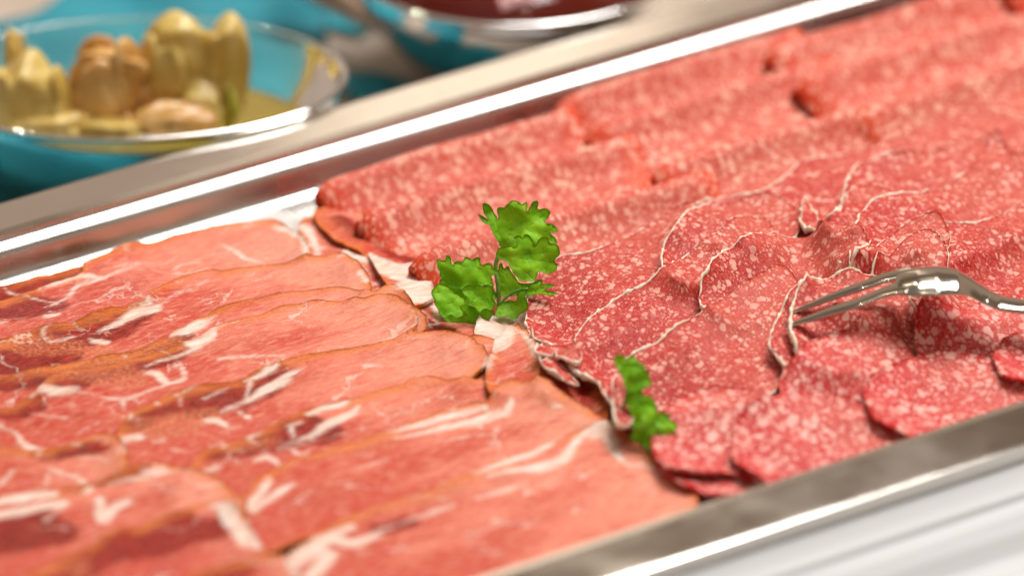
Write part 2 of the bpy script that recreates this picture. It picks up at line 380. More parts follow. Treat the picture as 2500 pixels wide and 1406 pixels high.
# ------------------------------------------------------------------ flat and draped slices
SL = {}
def slice_(key, name, label, cat, group, poly, mat, th=1.0, res=1.6, seed=0, zg=-9., lift=.5, liftw=7., wave=.35, wscale=22., rind=0, bumps=(), strokes=None, stiff=26, uvrot=None, edgejit=.25, base=None, along=1., curl=0.):
    global H
    poly = np.array(poly, float); zc = np.full(len(poly), zg); wv = Wave(seed+11, wscale); wl = Wave(seed+77, 16); wj = Wave(seed+5, 3.2, 12); wj2 = Wave(seed+6, 1.3, 12)
    wdir = (lambda x, y: ((x*UU[0]+y*UU[1])/along, x*VV[0]+y*VV[1]))
    for it in range(5):
        B0 = np.array([W(p[0], p[1], z) for p, z in zip(poly, zc)]); B = resample(smooth_closed(B0, 8), res*.85)
        ctr = B.mean(0); off = B-ctr; L = np.linalg.norm(off, axis=1)[:, None]
        if it == 4: B = B+off/L*(wj(B[:, 0], B[:, 1])*edgejit+wj2(B[:, 0], B[:, 1])*edgejit*.5)[:, None]
        i0 = max(0, int((B[:, 0].min()-GX0)/HR)-6); i1 = min(GNX, int((B[:, 0].max()-GX0)/HR)+7)
        j0 = max(0, int((B[:, 1].min()-GY0)/HR)-6); j1 = min(GNY, int((B[:, 1].max()-GY0)/HR)+7)
        sx, sy = GX[j0:j1, i0:i1], GY[j0:j1, i0:i1]; h = H[j0:j1, i0:i1]; M = inside(sx, sy, B)
        if base is not None: h = np.maximum(h, base(sx, sy))
        Mf = M.astype(float); z = h.copy()
        for k in range(stiff): z = np.where(M, np.maximum(h, blur(z, Mf, 3)), z)
        for k in range(3): z = blur(z, Mf, 2)
        z = np.where(M, np.maximum(z, h), z)
        ze = z.copy(); Me = Mf.copy()
        for k in range(5):
            zb = blur(ze, Me, 1); ze = np.where(Me > 0, ze, zb); Me = np.maximum(Me, (blur(Me, np.ones_like(Me), 1) > 0).astype(float))
        zm = float(np.mean(zc))
        def bmp(x, y):
            v = 0*x
            for bx, by, r_, am in bumps:
                c = W(bx, by, zm); v = v+am*np.exp(-((x-c[0])**2+(y-c[1])**2)/(r_*r_))
            return v
        rad_ = float(np.linalg.norm(B-ctr, axis=1).mean())
        side = lambda x, y: np.clip(((x-ctr[0])*-.80+(y-ctr[1])*-.30)/rad_+.1, 0, 1.1)
        extra = lambda x, y, dd: curl*side(x, y)*np.exp(-(dd/6.5)**2) + (np.abs(wl(x, y))*lift+.25*lift)*np.exp(-dd/liftw) + (wv(*wdir(x, y))+1.)*wave + bmp(x, y)
        zc = .25*zc+.75*np.array([bil(ze, p[0], p[1], gx[i0], gy[j0]) + th + float(extra(p[0], p[1], 0.)) for p in B0])
    V2, F, bi = triangulate(B, res, seed)
    d = segdist(V2, B)
    zt = bil(ze, V2[:, 0], V2[:, 1], gx[i0], gy[j0]) + th + .12
    zt = zt + extra(V2[:, 0], V2[:, 1], d)
    mm = M; dd = np.zeros(sx.shape); dd[mm] = segdist(np.stack([sx[mm], sy[mm]], 1), B[::3]) if mm.any() else 0
    ex = extra(sx, sy, dd)
    H[j0:j1, i0:i1] = np.where(M, ze+th+.12+ex, H[j0:j1, i0:i1])
    n = len(V2); V = np.vstack([np.c_[V2, zt], np.c_[V2, zt-th]])
    FF = [tuple(f) for f in F]+[tuple(i+n for i in reversed(f)) for f in F]
    nb = len(bi)
    for k in range(nb):
        a, b = bi[k], bi[(k+1) % nb]; FF.append((b, a, a+n, b+n))
    org = np.array([ctr[0], ctr[1], float(zt.mean())])
    # texture coordinates in mm, turned with the slice
    an = -AZ if uvrot is None else uvrot
    r2 = V2-ctr; uv = np.stack([r2[:, 0]*math.cos(an)-r2[:, 1]*math.sin(an), r2[:, 0]*math.sin(an)+r2[:, 1]*math.cos(an)], 1)+np.array([seed*37.3, seed*17.9])
    uv2 = np.vstack([uv, uv]); at = {'edge': np.r_[d, d*0+0.0 if rind == 0 else d]}
    for kind in ('fat', 'dark', 'gold_and_sheen'):
        val = np.full(n, -9.)
        for st in (strokes or {}).get(kind, ()):
            pts = smooth_open(np.array([[*W(p[0], p[1], 0), p[2], 0] for p in st], float), 4)
            # put the traced streak on the slice's own height
            q = []
            for p in smooth_open(np.array(st, float), 4):
                w0 = W(p[0], p[1], float(np.median(zt)))
                zz = float(bil(ze, w0[0], w0[1], gx[i0], gy[j0]))+th; q.append([*W(p[0], p[1], zz), p[2]])
            q = np.array(q); val = np.maximum(val, segdist(V2, q[:, :2], False, q[:, 2]))
        at[kind] = np.r_[val, val]
    uu_ = V2[:, 0]*UU[0]+V2[:, 1]*UU[1]; tn = (uu_-uu_.min())/(np.ptp(uu_)+1e-6); at['tone'] = np.r_[tn, tn]
    zB = zt[bi]; Bp = V2[bi]
    if rind:
        root = empty(name, org); tag(root, label, cat, group)
        make('meat', V, FF, mat, root, attrs=at, uv=uv2)
        rs = np.random.RandomState(seed); P = np.c_[Bp, zB-th*.35]; o2 = P[:, :2]-ctr; o2 = o2/np.linalg.norm(o2, axis=1)[:, None]
        wr = Wave(seed+31, 5); wr2 = Wave(seed+32, 1.6)
        fac = np.clip(1.1+.7*(o2@np.array([-.86, -.5])), .6, 1.6); rad = .60*rind*fac*np.clip(1+.3*wr(Bp[:, 0], Bp[:, 1])+.3*wr2(Bp[:, 0], Bp[:, 1]), .4, 1.8)
        tube('rind', P, rad, M_rind, root, 6, True, 2.1, jitter=.42)
        ob = root
    else:
        ob = make(name, V, FF, mat, None, attrs=at, uv=uv2, origin=org); tag(ob, label, cat, group)
    SL[key] = ob
    return ob

# gentle pile under the salami (more slices lie hidden there)
def pile(x, y):
    u = x*UU[0]+y*UU[1]; v = x*VV[0]+y*VV[1]
    # distance to the right of the ham / salami border (u about 0)
    a = np.clip((u+2)/34, 0, 1); a = a*a*(3-2*a)
    b = np.clip((VF1-6-v)/60, 0, 1); c = np.clip((v-VB1-10)/40, 0, 1)
    return FLOOR+a*(3.5+6*b)*c
def ham_pile(x, y):
    u = x*UU[0]+y*UU[1]; v = x*VV[0]+y*VV[1]
    a = np.clip((-u-2)/40, 0, 1); c = np.clip((v-VB1-14)/40, 0, 1)
    return FLOOR+2.5*a*c

# ================================================================== HAM
HAMG = 'overlapping slices of cured ham'
ham = []
def hs_(key, label, poly, fat=(), dark=(), gold_and_sheen=(), mat=None, **k):
    k.setdefault('seed', len(ham)+101); ham.append(key)
    slice_(key, 'ham_slice', label, 'ham slice', HAMG, poly, mat or M_ham, th=.9, res=1.25, strokes={'fat': fat, 'dark': dark, 'gold_and_sheen': gold_and_sheen}, base=ham_pile, **{**dict(along=3.2, wscale=8., wave=.42, lift=.9, liftw=5.), **k})
hs_('sc1', 'small ham scrap with lacy white fat beside the front end of the rearmost salami', [(728,548),(760,530),(800,520),(850,545),(880,585),(890,640),(860,670),(800,680),(745,650),(735,600)],
    fat=[[(745,560,2.5),(765,590,1.6),(775,620,1.2),(765,650,1.5)],[(745,600,1),(790,605,1.2)]], zg=-14)
hs_('sc0', 'brown ham piece tucked under the tips of the folded salami', [(768,515),(860,510),(940,560),(1020,610),(1090,690),(1000,700),(930,650),(870,610),(800,570)], dark=[[(830,540,1),(1000,640,1)]], gold_and_sheen=[[(800,530,2),(900,600,2)]], zg=-14)
hs_('sc2', 'ham piece with crumpled cream fat beside the bare cream scrap', [(835,610),(880,625),(945,640),(985,700),(1000,740),(1040,800),(960,800),(880,730),(840,660)],
    fat=[[(832,612,1.2),(860,628,3.2),(905,640,3)],[(880,655,1.6),(890,680,1.4),(893,700,.8)],[(935,690,.9),(942,690,.8)]], lift=1.0, zg=-12)
hs_('sc3', 'reddish ham end crossed by thin white fat strings under the parsley', [(1000,700),(1060,690),(1120,700),(1160,760),(1185,820),(1170,880),(1060,860),(1000,800)],
    fat=[[(995,755,.5),(1025,760,.8),(1040,790,.7),(1052,808,.6)],[(1025,745,1.6),(1065,755,2),(1066,800,.5)],[(1040,800,.7),(1060,800,.6)]], dark=[[(1030,790,2),(1080,820,3)]], zg=-12)
hs_('cr1', 'cream coloured fat scrap bared in the gap below the large parsley sprig', [(1160,800),(1180,775),(1240,765),(1296,760),(1292,795),(1310,850),(1300,900),(1190,910),(1165,860)], fat=[[(1160,800,9),(1240,790,11),(1290,850,9),(1200,880,9)]], zg=-14, lift=1.0)
hs_('cr2', 'cream scrap added for the warm tray floor reflection between ham and folded salami', [(900,620),(960,640),(1010,640),(1040,668),(1060,720),(1010,750),(960,710)], fat=[[(900,620,9),(970,650,10),(1050,690,9),(1000,720,9)]], zg=-14, lift=.6)  # added cream piece in place of the steel floor's warm reflection
hs_('cr3', 'ham scrap lying lowest in the shade between ham and rinded salami', [(1290,860),(1340,850),(1420,880),(1500,960),(1530,1040),(1480,1080),(1400,1020),(1310,940)], dark=[[(1340,880,6),(1480,1000,8)]], zg=-14, lift=.3)
hs_('sc6', 'pale pink ham scrap lying under the round slice ends below the large parsley sprig', [(1080,840),(1180,820),(1260,850),(1340,880),(1350,980),(1220,1010),(1110,960)], fat=[[(1150,860,2),(1200,900,2.5),(1210,960,2)]], zg=-9, lift=.5)
hs_('h0', 'dark red ham corner furthest back at the left edge', [(-80,715),(0,697),(60,685),(110,672),(160,660),(215,652),(330,640),(400,720),(200,800),(-80,900)],
    fat=[[(12,707,.5),(20,716,.6),(50,722,.7),(110,716,.5)]], dark=[[(-40,730,8),(60,700,7),(150,680,6),(200,670,4)]], mat=M_ham2, zg=-13)
hs_('h1', 'rearmost pink ham slice with white fat fringe at its right end', [(-80,745),(0,735),(90,705),(190,672),(203,642),(222,632),(262,618),(300,597),(330,590),(365,594),(430,572),(500,556),(600,544),(682,540),(735,570),(757,612),(748,650),(690,730),(450,800),(150,890),(-80,960)],
    fat=[[(95,712,.8),(155,692,2),(200,678,2),(240,682,1)],[(128,745,.6),(165,727,.8),(185,705,1),(220,690,1.3),(250,683,1.2),(340,645,.7)],[(110,752,.5),(140,742,.8),(100,735,.6),(60,725,.5)],
         [(540,600,.8),(570,613,1),(598,636,1.2),(640,645,.7)],[(425,665,.4),(440,650,.6),(490,643,.6)],[(675,560,1.8),(715,566,2.4),(742,590,2),(748,640,1.4)],[(205,645,1),(215,640,1)],
         [(112,775,1.5),(138,772,1.5)],[(-20,800,.7),(15,790,.6)],[(280,655,.4),(340,640,.5)]],
    dark=[[(-40,770,5),(60,760,5),(120,750,4)],[(20,730,2),(90,735,2)]], gold_and_sheen=[[(230,640,1),(330,615,2.5),(430,600,1.5)]], seed=103, zg=-12)
hs_('h2', 'second ham slice from the back with a broad white fat wedge beside dark meat', [(-80,850),(0,830),(90,800),(200,775),(300,750),(355,726),(372,708),(410,690),(470,668),(520,657),(545,660),(620,650),(700,640),(790,625),(832,615),(880,640),(905,685),(895,720),(800,800),(500,870),(200,950),(-80,1000)],
    fat=[[(272,738,.6),(320,733,1.2),(352,728,1.6),(362,738,1),(305,748,1.2)],[(390,742,1),(375,757,2.6),(335,768,3),(300,788,2),(268,803,1.1),(238,816,.5)],[(389,742,.5),(430,720,.5),(480,704,.5),(505,688,.3)],
         [(128,793,.5),(105,814,.7),(112,832,.9),(125,837,.8),(180,826,.5)],[(178,785,.5),(185,800,.4),(200,808,.3)],[(228,836,1.5),(256,838,1.8)],[(60,798,.4),(75,810,.4),(60,790,.4)],[(878,668,1),(895,690,1.4)]],
    dark=[[(30,825,6),(130,815,9),(200,802,10),(270,783,8),(340,755,4)],[(-20,875,6),(60,885,6),(160,870,4)]], gold_and_sheen=[[(-20,850,5),(120,850,7),(240,860,5)],[(420,690,2),(470,672,2)],[(290,765,2),(360,742,1)]], zg=-11)
hs_('h3', 'ham slice with a brown crinkled edge lying just behind the widest pink slice', [(-80,935),(60,905),(200,880),(300,860),(380,835),(440,800),(510,765),(560,742),(620,729),(700,712),(780,705),(850,702),(900,708),(960,695),(1000,725),(1040,780),(1000,830),(700,910),(300,1010),(0,1040),(-80,1040)],
    fat=[[(395,802,.6),(420,797,1),(445,792,.6)],[(415,826,.8),(450,815,2.4),(480,802,2.6),(500,788,1.8),(530,775,.5)],[(412,808,.7),(412,824,.8)],[(965,690,2),(990,712,2),(1005,728,1)],[(330,840,.4),(380,822,.4)],[(300,870,.5),(310,880,.5)]],
    dark=[[(200,890,5),(280,872,6),(360,850,6),(430,830,4)],[(-20,935,5),(150,905,5)]], gold_and_sheen=[[(-20,900,6),(120,895,7),(250,880,7),(380,860,6),(450,835,3)]], zg=-10)
hs_('h4', 'widest pink ham slice with a hooked white fat curl and round right end', [(-80,1010),(0,998),(60,975),(105,935),(160,905),(240,898),(330,875),(430,842),(500,812),(550,788),(600,776),(660,757),(720,742),(780,730),(880,726),(930,717),(980,726),(1012,752),(1020,780),(1012,805),(985,826),(850,900),(500,1010),(200,1110),(-80,1150)],
    fat=[[(580,790,.4),(527,812,.8),(505,828,3.2),(468,838,3.2),(478,850,1.8),(435,870,1),(392,883,.7),(355,900,.5)],[(535,880,.9),(560,877,1),(620,873,.7),(700,872,.3)],
         [(352,915,1.2),(380,916,1.9),(398,930,1.7),(415,940,1.6),(440,932,1.6),(450,918,1.1),(443,900,.9),(425,888,.6)],[(410,943,1.4),(370,958,1),(300,980,1.1),(240,975,.5)],[(298,980,.9),(303,1008,.4)],
         [(75,968,1.2),(88,952,1.8),(130,957,2.3),(165,958,2),(190,950,.9)],[(195,962,.4),(228,968,.4)],[(82,1013,.3),(150,1022,.4),(172,1035,.3)],[(-20,1044,.5),(35,1058,.7),(55,1083,1.4),(75,1095,2),(100,1097,1)],
         [(190,1062,.6),(240,1040,.3)],[(1015,762,.5),(1019,790,.5),(990,815,.4)]],
    dark=[[(150,935,3),(245,910,4),(330,893,4),(400,870,4),(450,850,2)],[(20,1010,3),(80,990,3)],[(410,915,3)],[(60,975,1)]], gold_and_sheen=[[(110,935,2),(150,915,3)],[(160,920,4),(260,925,6),(330,935,5),(300,905,5)],[(600,800,2),(700,770,1)]], zg=-9)
hs_('h5', 'ham slice with a blood red muscle tip and white marbling, middle of the ham', [(290,1050),(305,1020),(335,998),(370,985),(420,960),(480,940),(560,933),(600,920),(640,897),(700,878),(760,862),(850,850),(940,832),(1020,818),(1060,808),(1110,810),(1160,828),(1188,855),(1192,885),(1170,905),(1100,970),(900,1030),(600,1120),(350,1180),(280,1110)],
    fat=[[(432,972,.6),(480,952,.3)],[(498,978,.7),(560,953,.3)],[(612,935,.7),(600,975,.7)],[(378,982,.8),(386,992,.8)],[(440,975,.4),(442,996,.4)],
         [(742,898,.5),(715,912,1.6),(685,933,2.8),(650,952,2.3),(620,972,1.4),(585,990,1),(540,1008,.8)],[(682,889,.6),(660,903,2),(645,914,1.3),(610,928,1),(595,935,.4)],[(583,1010,.6),(606,1022,1.3)],[(505,1033,1),(530,1030,1.6),(553,1041,1.4)],
         [(305,1082,1.5),(338,1072,2)],[(375,1083,1),(402,1077,.7)],[(1183,900,.8),(1192,880,.9)],[(415,1098,.5),(465,1108,.5)],[(890,895,.7),(930,898,.5)],[(320,1010,.7),(318,1030,.6)]],
    dark=[[(308,1040,5),(345,1002,6),(430,975,9),(540,955,10),(640,928,6),(690,912,2)],[(300,1055,4)]], gold_and_sheen=[[(360,1050,6),(430,1040,7),(520,1010,4)],[(600,925,2),(760,880,1.5)],[(300,1060,5)]], zg=-9)
hs_('h5b', 'pink ham slice at the left edge with an orange brown rounded top', [(-90,1105),(0,1088),(70,1098),(120,1095),(180,1080),(230,1063),(270,1062),(303,1085),(312,1120),(300,1200),(100,1290),(-90,1330)],
    fat=[[(115,1140,.5),(128,1150,1),(180,1166,.9),(215,1190,1.3),(232,1210,1.2)],[(190,1118,.4),(230,1120,.5),(265,1130,.4)],[(120,1145,.5),(112,1190,.7)],[(0,1185,1.2),(30,1155,1)],[(178,1092,.7),(195,1094,.6)],[(95,1110,.5),(92,1122,.4)],[(300,1080,1),(303,1110,.6)]],
    dark=[[(100,1110,2),(240,1095,1)]], gold_and_sheen=[[(-40,1110,6),(60,1110,6),(120,1115,3)],[(150,1090,1),(250,1070,1)]], zg=-9)
hs_('h6', 'ham slice with two dark red muscle tips and ragged white fat below the middle', [(440,1180),(470,1130),(500,1100),(560,1080),(640,1050),(700,1020),(780,990),(860,975),(900,960),(940,948),(985,936),(1010,922),(1050,918),(1110,924),(1160,925),(1220,910),(1280,902),(1330,915),(1350,950),(1330,1010),(1200,1090),(900,1160),(600,1260),(430,1270)],
    fat=[[(687,1000,1.1),(720,990,1.5),(764,985,1.2),(803,978,.3)],[(752,1018,1.1),(780,1006,2),(808,998,2.2),(830,995,1.8),(852,982,1.1)],[(875,996,.4),(858,1014,1.9),(825,1030,2.8),(795,1045,2.3),(765,1065,1.4),(735,1078,1),(677,1100,.6)],
         [(675,1030,1.2),(700,1018,.9)],[(708,1048,1.2),(736,1036,.9)],[(711,1050,1.1),(716,1072,.7)],[(640,1062,.4),(606,1077,.8),(632,1090,.4)],[(623,1130,.9),(655,1122,1.6),(682,1140,1.1)],[(715,1103,.9),(735,1115,1.1),(757,1105,.5)],[(545,1097,.8),(550,1095,.8)],[(508,1152,.8),(530,1142,1.3)]],
    dark=[[(500,1110,3),(560,1090,6),(640,1065,9),(720,1050,8),(790,1055,4)],[(690,1010,3),(770,995,2)],[(490,1120,3)]], gold_and_sheen=[[(560,1110,3),(660,1080,4)],[(880,965,3),(960,950,4),(1060,945,3)],[(1100,960,2),(1150,950,2)],[(470,1130,3)]], zg=-9)
hs_('sc4', 'curled ham piece with pale fat on its left, just below the large parsley sprig', [(1186,905),(1196,870),(1205,835),(1225,812),(1262,788),(1290,810),(1312,850),(1320,900),(1300,960),(1200,960)],
    fat=[[(1200,835,2.5),(1215,855,4),(1228,830,4.5),(1245,805,1.5)],[(1195,880,2),(1190,910,1.6)],[(1255,805,1),(1285,840,1),(1312,880,1.6)]], gold_and_sheen=[[(1265,790,1.5),(1300,830,1.5),(1318,900,1.5)]], lift=2.2, zg=-8, bumps=((1270,830,9,2.5),))
hs_('sc5', 'brownish ham piece with crumbly cream fat between the ham and the white rinded salami', [(1315,905),(1345,893),(1390,885),(1430,915),(1475,960),(1485,1010),(1480,1060),(1400,1040),(1330,970)],
    fat=[[(1325,925,2.5),(1350,925,3),(1385,930,3.4),(1395,905,1.5)],[(1352,950,1.2),(1368,980,1.4)],[(1365,900,1),(1390,895,1)]], dark=[[(1440,960,3),(1460,1010,3)]], lift=1.6, zg=-8)
hs_('h7', 'ham slice with a long double streak of white fat and toothed orange edge', [(560,1250),(610,1190),(660,1150),(720,1118),(800,1095),(900,1065),(1000,1030),(1080,1000),(1140,985),(1190,975),(1208,948),(1225,935),(1262,926),(1290,930),(1330,925),(1370,955),(1410,980),(1450,1005),(1485,1040),(1450,1110),(1200,1180),(900,1260),(640,1350),(560,1340)],
    fat=[[(935,1058,.7),(1010,1045,1.5),(1074,1026,2),(1125,1013,2),(1165,998,1.6),(1190,978,.9)],[(966,1071,.7),(1035,1060,1.5),(1090,1045,1.9),(1163,1032,2.7),(1214,1010,2.2),(1240,985,1.8),(1250,970,1)],[(820,1090,.7),(880,1074,.7)],
         [(720,1183,.8),(690,1200,1.8),(650,1225,1.8),(615,1245,2)],[(660,1175,1.3),(640,1205,1.6),(600,1245,1.5)],[(1060,1080,.4),(1180,1062,.4)],[(850,1155,.6),(950,1125,.6)],[(1350,975,1),(1370,985,1)]],
    dark=[], gold_and_sheen=[[(660,1150,3.5),(760,1118,4.5),(860,1092,5),(960,1070,4)],[(1215,950,2.5),(1270,938,3),(1320,940,2)],[(1170,985,1.5),(1300,955,1.5),(1400,1000,4)],[(860,1110,2),(960,1090,2)]], zg=-9)
hs_('h8', 'lower left ham slice with two thick yellowish fat bars at the frame edge', [(-90,1330),(-60,1240),(0,1215),(80,1195),(150,1195),(220,1180),(290,1150),(340,1132),(400,1130),(460,1140),(520,1160),(580,1210),(600,1250),(500,1330),(200,1420),(-90,1480)],
    fat=[[(-40,1232,3),(50,1218,3),(125,1208,2.5)],[(-40,1264,3),(60,1248,3),(140,1234,2.8),(155,1240,1),(110,1272,.7)],[(245,1225,1.8),(252,1270,2.6),(275,1245,2),(312,1230,1.4)],[(260,1190,.5),(350,1170,1),(440,1153,.7),(480,1155,.5)],[(350,1160,1.3),(400,1150,1.2)],[(215,1205,2),(222,1200,1.5)],
         [(300,1225,.5),(330,1215,.5)],[(480,1195,.7),(540,1190,.8)],[(590,1175,.6),(630,1165,1),(600,1165,.6)]],
    dark=[[(-30,1285,6),(90,1270,5)],[(200,1180,4),(330,1150,3)],[(-40,1330,4),(150,1300,4)]], gold_and_sheen=[[(140,1210,4),(200,1200,4)],[(110,1240,1)]], zg=-9)
hs_('h9', 'large smooth pink ham slice nearest the front rim with a forked fat streak', [(700,1560),(660,1420),(720,1340),(800,1290),(880,1250),(960,1222),(1060,1190),(1150,1155),(1240,1120),(1330,1085),(1400,1055),(1455,1032),(1495,1030),(1540,1068),(1585,1100),(1640,1140),(1692,1182),(1702,1215),(1690,1245),(1560,1330),(1300,1430),(950,1540)],
    fat=[[(1160,1156,1),(1232,1132,2.2),(1300,1112,2),(1340,1088,1.8),(1370,1064,1)],[(1196,1167,1),(1268,1150,1.9),(1335,1138,2.6),(1376,1120,2.3),(1400,1092,1.7),(1420,1068,1.8),(1450,1052,3.4),(1480,1040,4)],
         [(1482,1050,3.5),(1494,1082,2.8),(1508,1118,1.7),(1540,1140,1),(1575,1138,.8),(1612,1162,.6)],[(1288,1180,.5),(1235,1198,1.3),(1165,1218,.8)],[(1110,1236,.8),(1070,1250,1.3),(1010,1272,.7),(920,1305,.7)],
         [(700,1392,2.5),(760,1350,4),(800,1322,3),(860,1332,2.8),(915,1315,2.2)],[(760,1410,3),(805,1360,3)],[(770,1325,1.8),(860,1290,1.5)]],
    dark=[[(930,1300,1),(1000,1280,1)]], gold_and_sheen=[[(800,1300,2),(900,1255,3),(1000,1228,4),(1120,1185,4),(1180,1165,2)],[(1640,1150,3),(1690,1200,3)],[(1500,1050,1),(1560,1100,1.5)]], zg=-9, lift=.4)
hs_('h10', 'blood red ham slice with a brown top edge at the lower left', [(-90,1500),(0,1440),(80,1400),(150,1362),(220,1330),(280,1290),(340,1285),(400,1258),(460,1240),(510,1225),(560,1225),(600,1260),(640,1330),(700,1400),(560,1480),(200,1560),(-90,1580)],
    fat=[[(520,1237,1.4),(550,1245,3),(578,1290,3),(598,1330,2.6)],[(612,1245,2),(622,1290,2),(632,1335,2.3)],[(560,1235,2),(600,1300,1.5)]],
    dark=[[(0,1460,9),(150,1385,9),(300,1315,8),(420,1275,5)],[(350,1340,6),(520,1290,4)]], gold_and_sheen=[[(60,1420,3),(200,1380,4),(180,1420,3)],[(300,1290,1),(450,1250,1)]], mat=M_ham2, zg=-8)
hs_('h11', 'dark red ham end at the bottom edge, left of the forked fat', [(280,1560),(400,1440),(500,1390),(600,1368),(690,1352),(720,1380),(760,1440),(820,1560)],
    fat=[[(705,1372,2),(730,1410,2.2)]], dark=[[(420,1430,6),(560,1390,6)]], mat=M_ham2, gold_and_sheen=[[(420,1420,2),(600,1372,2)]], zg=-7)

# ================================================================== FOLDED SALAMI (back rows)
def folded(label, tip, z, R=58, slope=8.0, rf=3.7, seed=0, turn=0., th=1.1):
    global H
    a = AZ+turn; U = np.array([math.cos(a), math.sin(a)]); Vd = np.array([math.sin(a), -math.cos(a)])
    P0 = W(tip[0], tip[1], z+rf)                        # left end of the fold
    C0 = P0+U*R                                         # disc centre lies on the fold line
    w1 = Wave(seed+1, 26); w2 = Wave(seed+2, 11)
    def surf(s, t):
        th0 = PI/2; tt = np.abs(t)/rf; sg = np.sign(t+1e-9)
        flat = np.maximum(np.abs(t)-rf*th0, 0); bend = np.minimum(tt, th0)
        v = rf*(1-np.cos(bend))+flat; open_ = .22+.78*np.exp(-flat/16.)
        rr0 = np.sqrt(s*s+t*t); left = np.clip((-s/R-.15)/.5, 0, 1); drp = 5.0*np.exp(-np.maximum(R-rr0, 0)/3.2)*left
        z_ = z + sg*rf*np.sin(bend)*open_ - slope*(1-np.exp(-(np.maximum(v, 0)/8.5)**1.6)) - .05*v + (w1(s, v)*1.3+w2(s, v)*.3)*np.minimum(1, .35+v/30) - np.where(t > 0, drp, drp*.25)
        return v, z_
    nr, na = 44, 120; Vv = []; F = []; uv = []; ed = []
    jit = Wave(seed+3, 8)
    for i in range(nr+1):
        r = R*i/nr
        for k in range(na if i else 1):
            an = 2*PI*k/na; rr = r*(1+.012*float(jit(math.cos(an)*R, math.sin(an)*R)))
            s, t = rr*math.cos(an), rr*math.sin(an); v, z_ = surf(s, t)
            p = C0+U*s+Vd*v; Vv.append((p[0], p[1], float(z_))); uv.append((s+seed*31, t+seed*13)); ed.append(R-r)
    for k in range(na): F.append((0, 1+k, 1+(k+1) % na))
    for i in range(1, nr):
        for k in range(na):
            a_ = 1+(i-1)*na+k; b_ = 1+(i-1)*na+(k+1) % na; F.append((a_, a_+na, b_+na, b_))
    V = np.array(Vv)
    # thickness along the surface normal
    me = bpy.data.meshes.new('t'); me.from_pydata(V.tolist(), [], F); nrm = np.zeros(len(V)*3); me.vertices.foreach_get('normal', nrm); bpy.data.meshes.remove(me)
    nrm = nrm.reshape(-1, 3); V2 = V-nrm*th; n = len(V)
    FF = [tuple(f) for f in F]+[tuple(i+n for i in reversed(f)) for f in F]
    b0 = 1+(nr-1)*na
    for k in range(na): a_, b_ = b0+k, b0+(k+1) % na; FF.append((a_, a_+n, b_+n, b_))
    ob = make('folded_salami_slice', np.vstack([V, V2]), FF, M_fold, attrs={'edge': ed+ed}, uv=uv+uv, origin=(C0[0], C0[1], z))
    tag(ob, label, 'salami slice', 'folded salami slices along the back of the tray')
    S_ = (GX-C0[0])*U[0]+(GY-C0[1])*U[1]; V_ = (GX-C0[0])*Vd[0]+(GY-C0[1])*Vd[1]
    T_ = V_+rf*(PI/2-1); m = (V_ > 0)&(S_**2+T_**2 < R*R)
    _, zz = surf(S_, np.where(T_ < rf*PI/2, rf*PI/2, T_)); zz = zz
    H = np.where(m, np.maximum(H, zz+.2), H)
    return ob
FD = [
 ('folded salami slice behind the parsley, furthest back and leftmost, touching the tray wall', (765,440), -5.5, 53, 0),
 ('second folded salami slice of the first column, upper left of the parsley', (866,512), -5.0, 56, -.02),
 ('folded salami slice directly behind the large parsley sprig, nearest the ham', (1000,616), -4.5, 60, -.03),
 ('folded salami slice against the back wall at the start of the second column', (1350,232), -2.4, 52, 0),
 ('folded salami slice in the middle of the second column with an orange glow painted on its tip', (1428,304), -1.9, 52, -.02),
 ('folded salami slice at the front of the second column, above the rinded salami', (1588,402), -1.4, 54, -.03),
 ('folded salami slice against the back wall at the start of the third column', (1862,112), .2, 62, 0),
 ('folded salami slice second in the third column with a deep orange opening', (1938,184), .7, 64, -.02),
 ('folded salami slice at the front of the third column with a dark red opening', (2074,262), 1.0, 62, -.03),
 ('folded salami slice in the top right corner touching the tray wall', (2440,-50), 2.5, 50, 0),
 ('folded salami slice at the right edge below the top right corner', (2560,10), 3.0, 50, 0)]
for i, (lb, tip, z, R, tn) in enumerate(FD): folded(lb, tip, z+1.2, R, seed=200+i*7, turn=tn)

# ================================================================== RINDED SALAMI (middle)
G2 = 'wavy salami slices with white rind'
def ms(key, label, poly, **k):
    k.setdefault('seed', 300+len(SL)); k.setdefault('rind', .42)
    slice_(key, 'salami_slice', label, 'salami slice', G2, poly, M_wave, th=1.15, res=1.4, base=pile, uvrot=k.pop('rot', random.uniform(0, 6)), **{**dict(curl=1.9, wave=.36, wscale=21., stiff=20, liftw=9.), **k})
ms('ma', 'salami slice with a golden edge just below the dark red folded opening', [(1690,505),(1760,482),(1850,470),(1905,440),(1965,392),(2060,378),(2150,350),(2232,318),(2312,285),(2420,270),(2520,330),(2420,450),(2240,640),(2100,700),(1900,680),(1750,650),(1640,600)], zg=-2, wave=.8)
ms('mb', 'salami slice at upper right with short white rinds standing up beside a golden edge', [(2060,480),(2072,430),(2095,402),(2130,392),(2250,372),(2400,335),(2440,318),(2470,372),(2520,380),(2580,450),(2500,560),(2300,680),(2120,700),(2020,620)], zg=-1, lift=2.40, wave=.8)
ms('mc', 'small salami flap with an upright beige rind left of the large curved white edge', [(1965,480),(1955,520),(1965,558),(2050,600),(2200,600),(2300,500),(2200,470),(2090,452),(2040,520),(2000,540)], zg=0, lift=1.80)
ms('m1', 'salami slice right beside the large parsley sprig, its left rind over the gap', [(1283,775),(1290,720),(1315,665),(1370,625),(1440,615),(1520,585),(1590,545),(1650,507),(1700,500),(1770,540),(1780,620),(1700,720),(1560,800),(1450,870),(1360,852),(1310,840),(1290,805)], zg=-6, lift=1.20, bumps=((1600,600,17.5,2.0),(1400,720,17.5,1.0)))
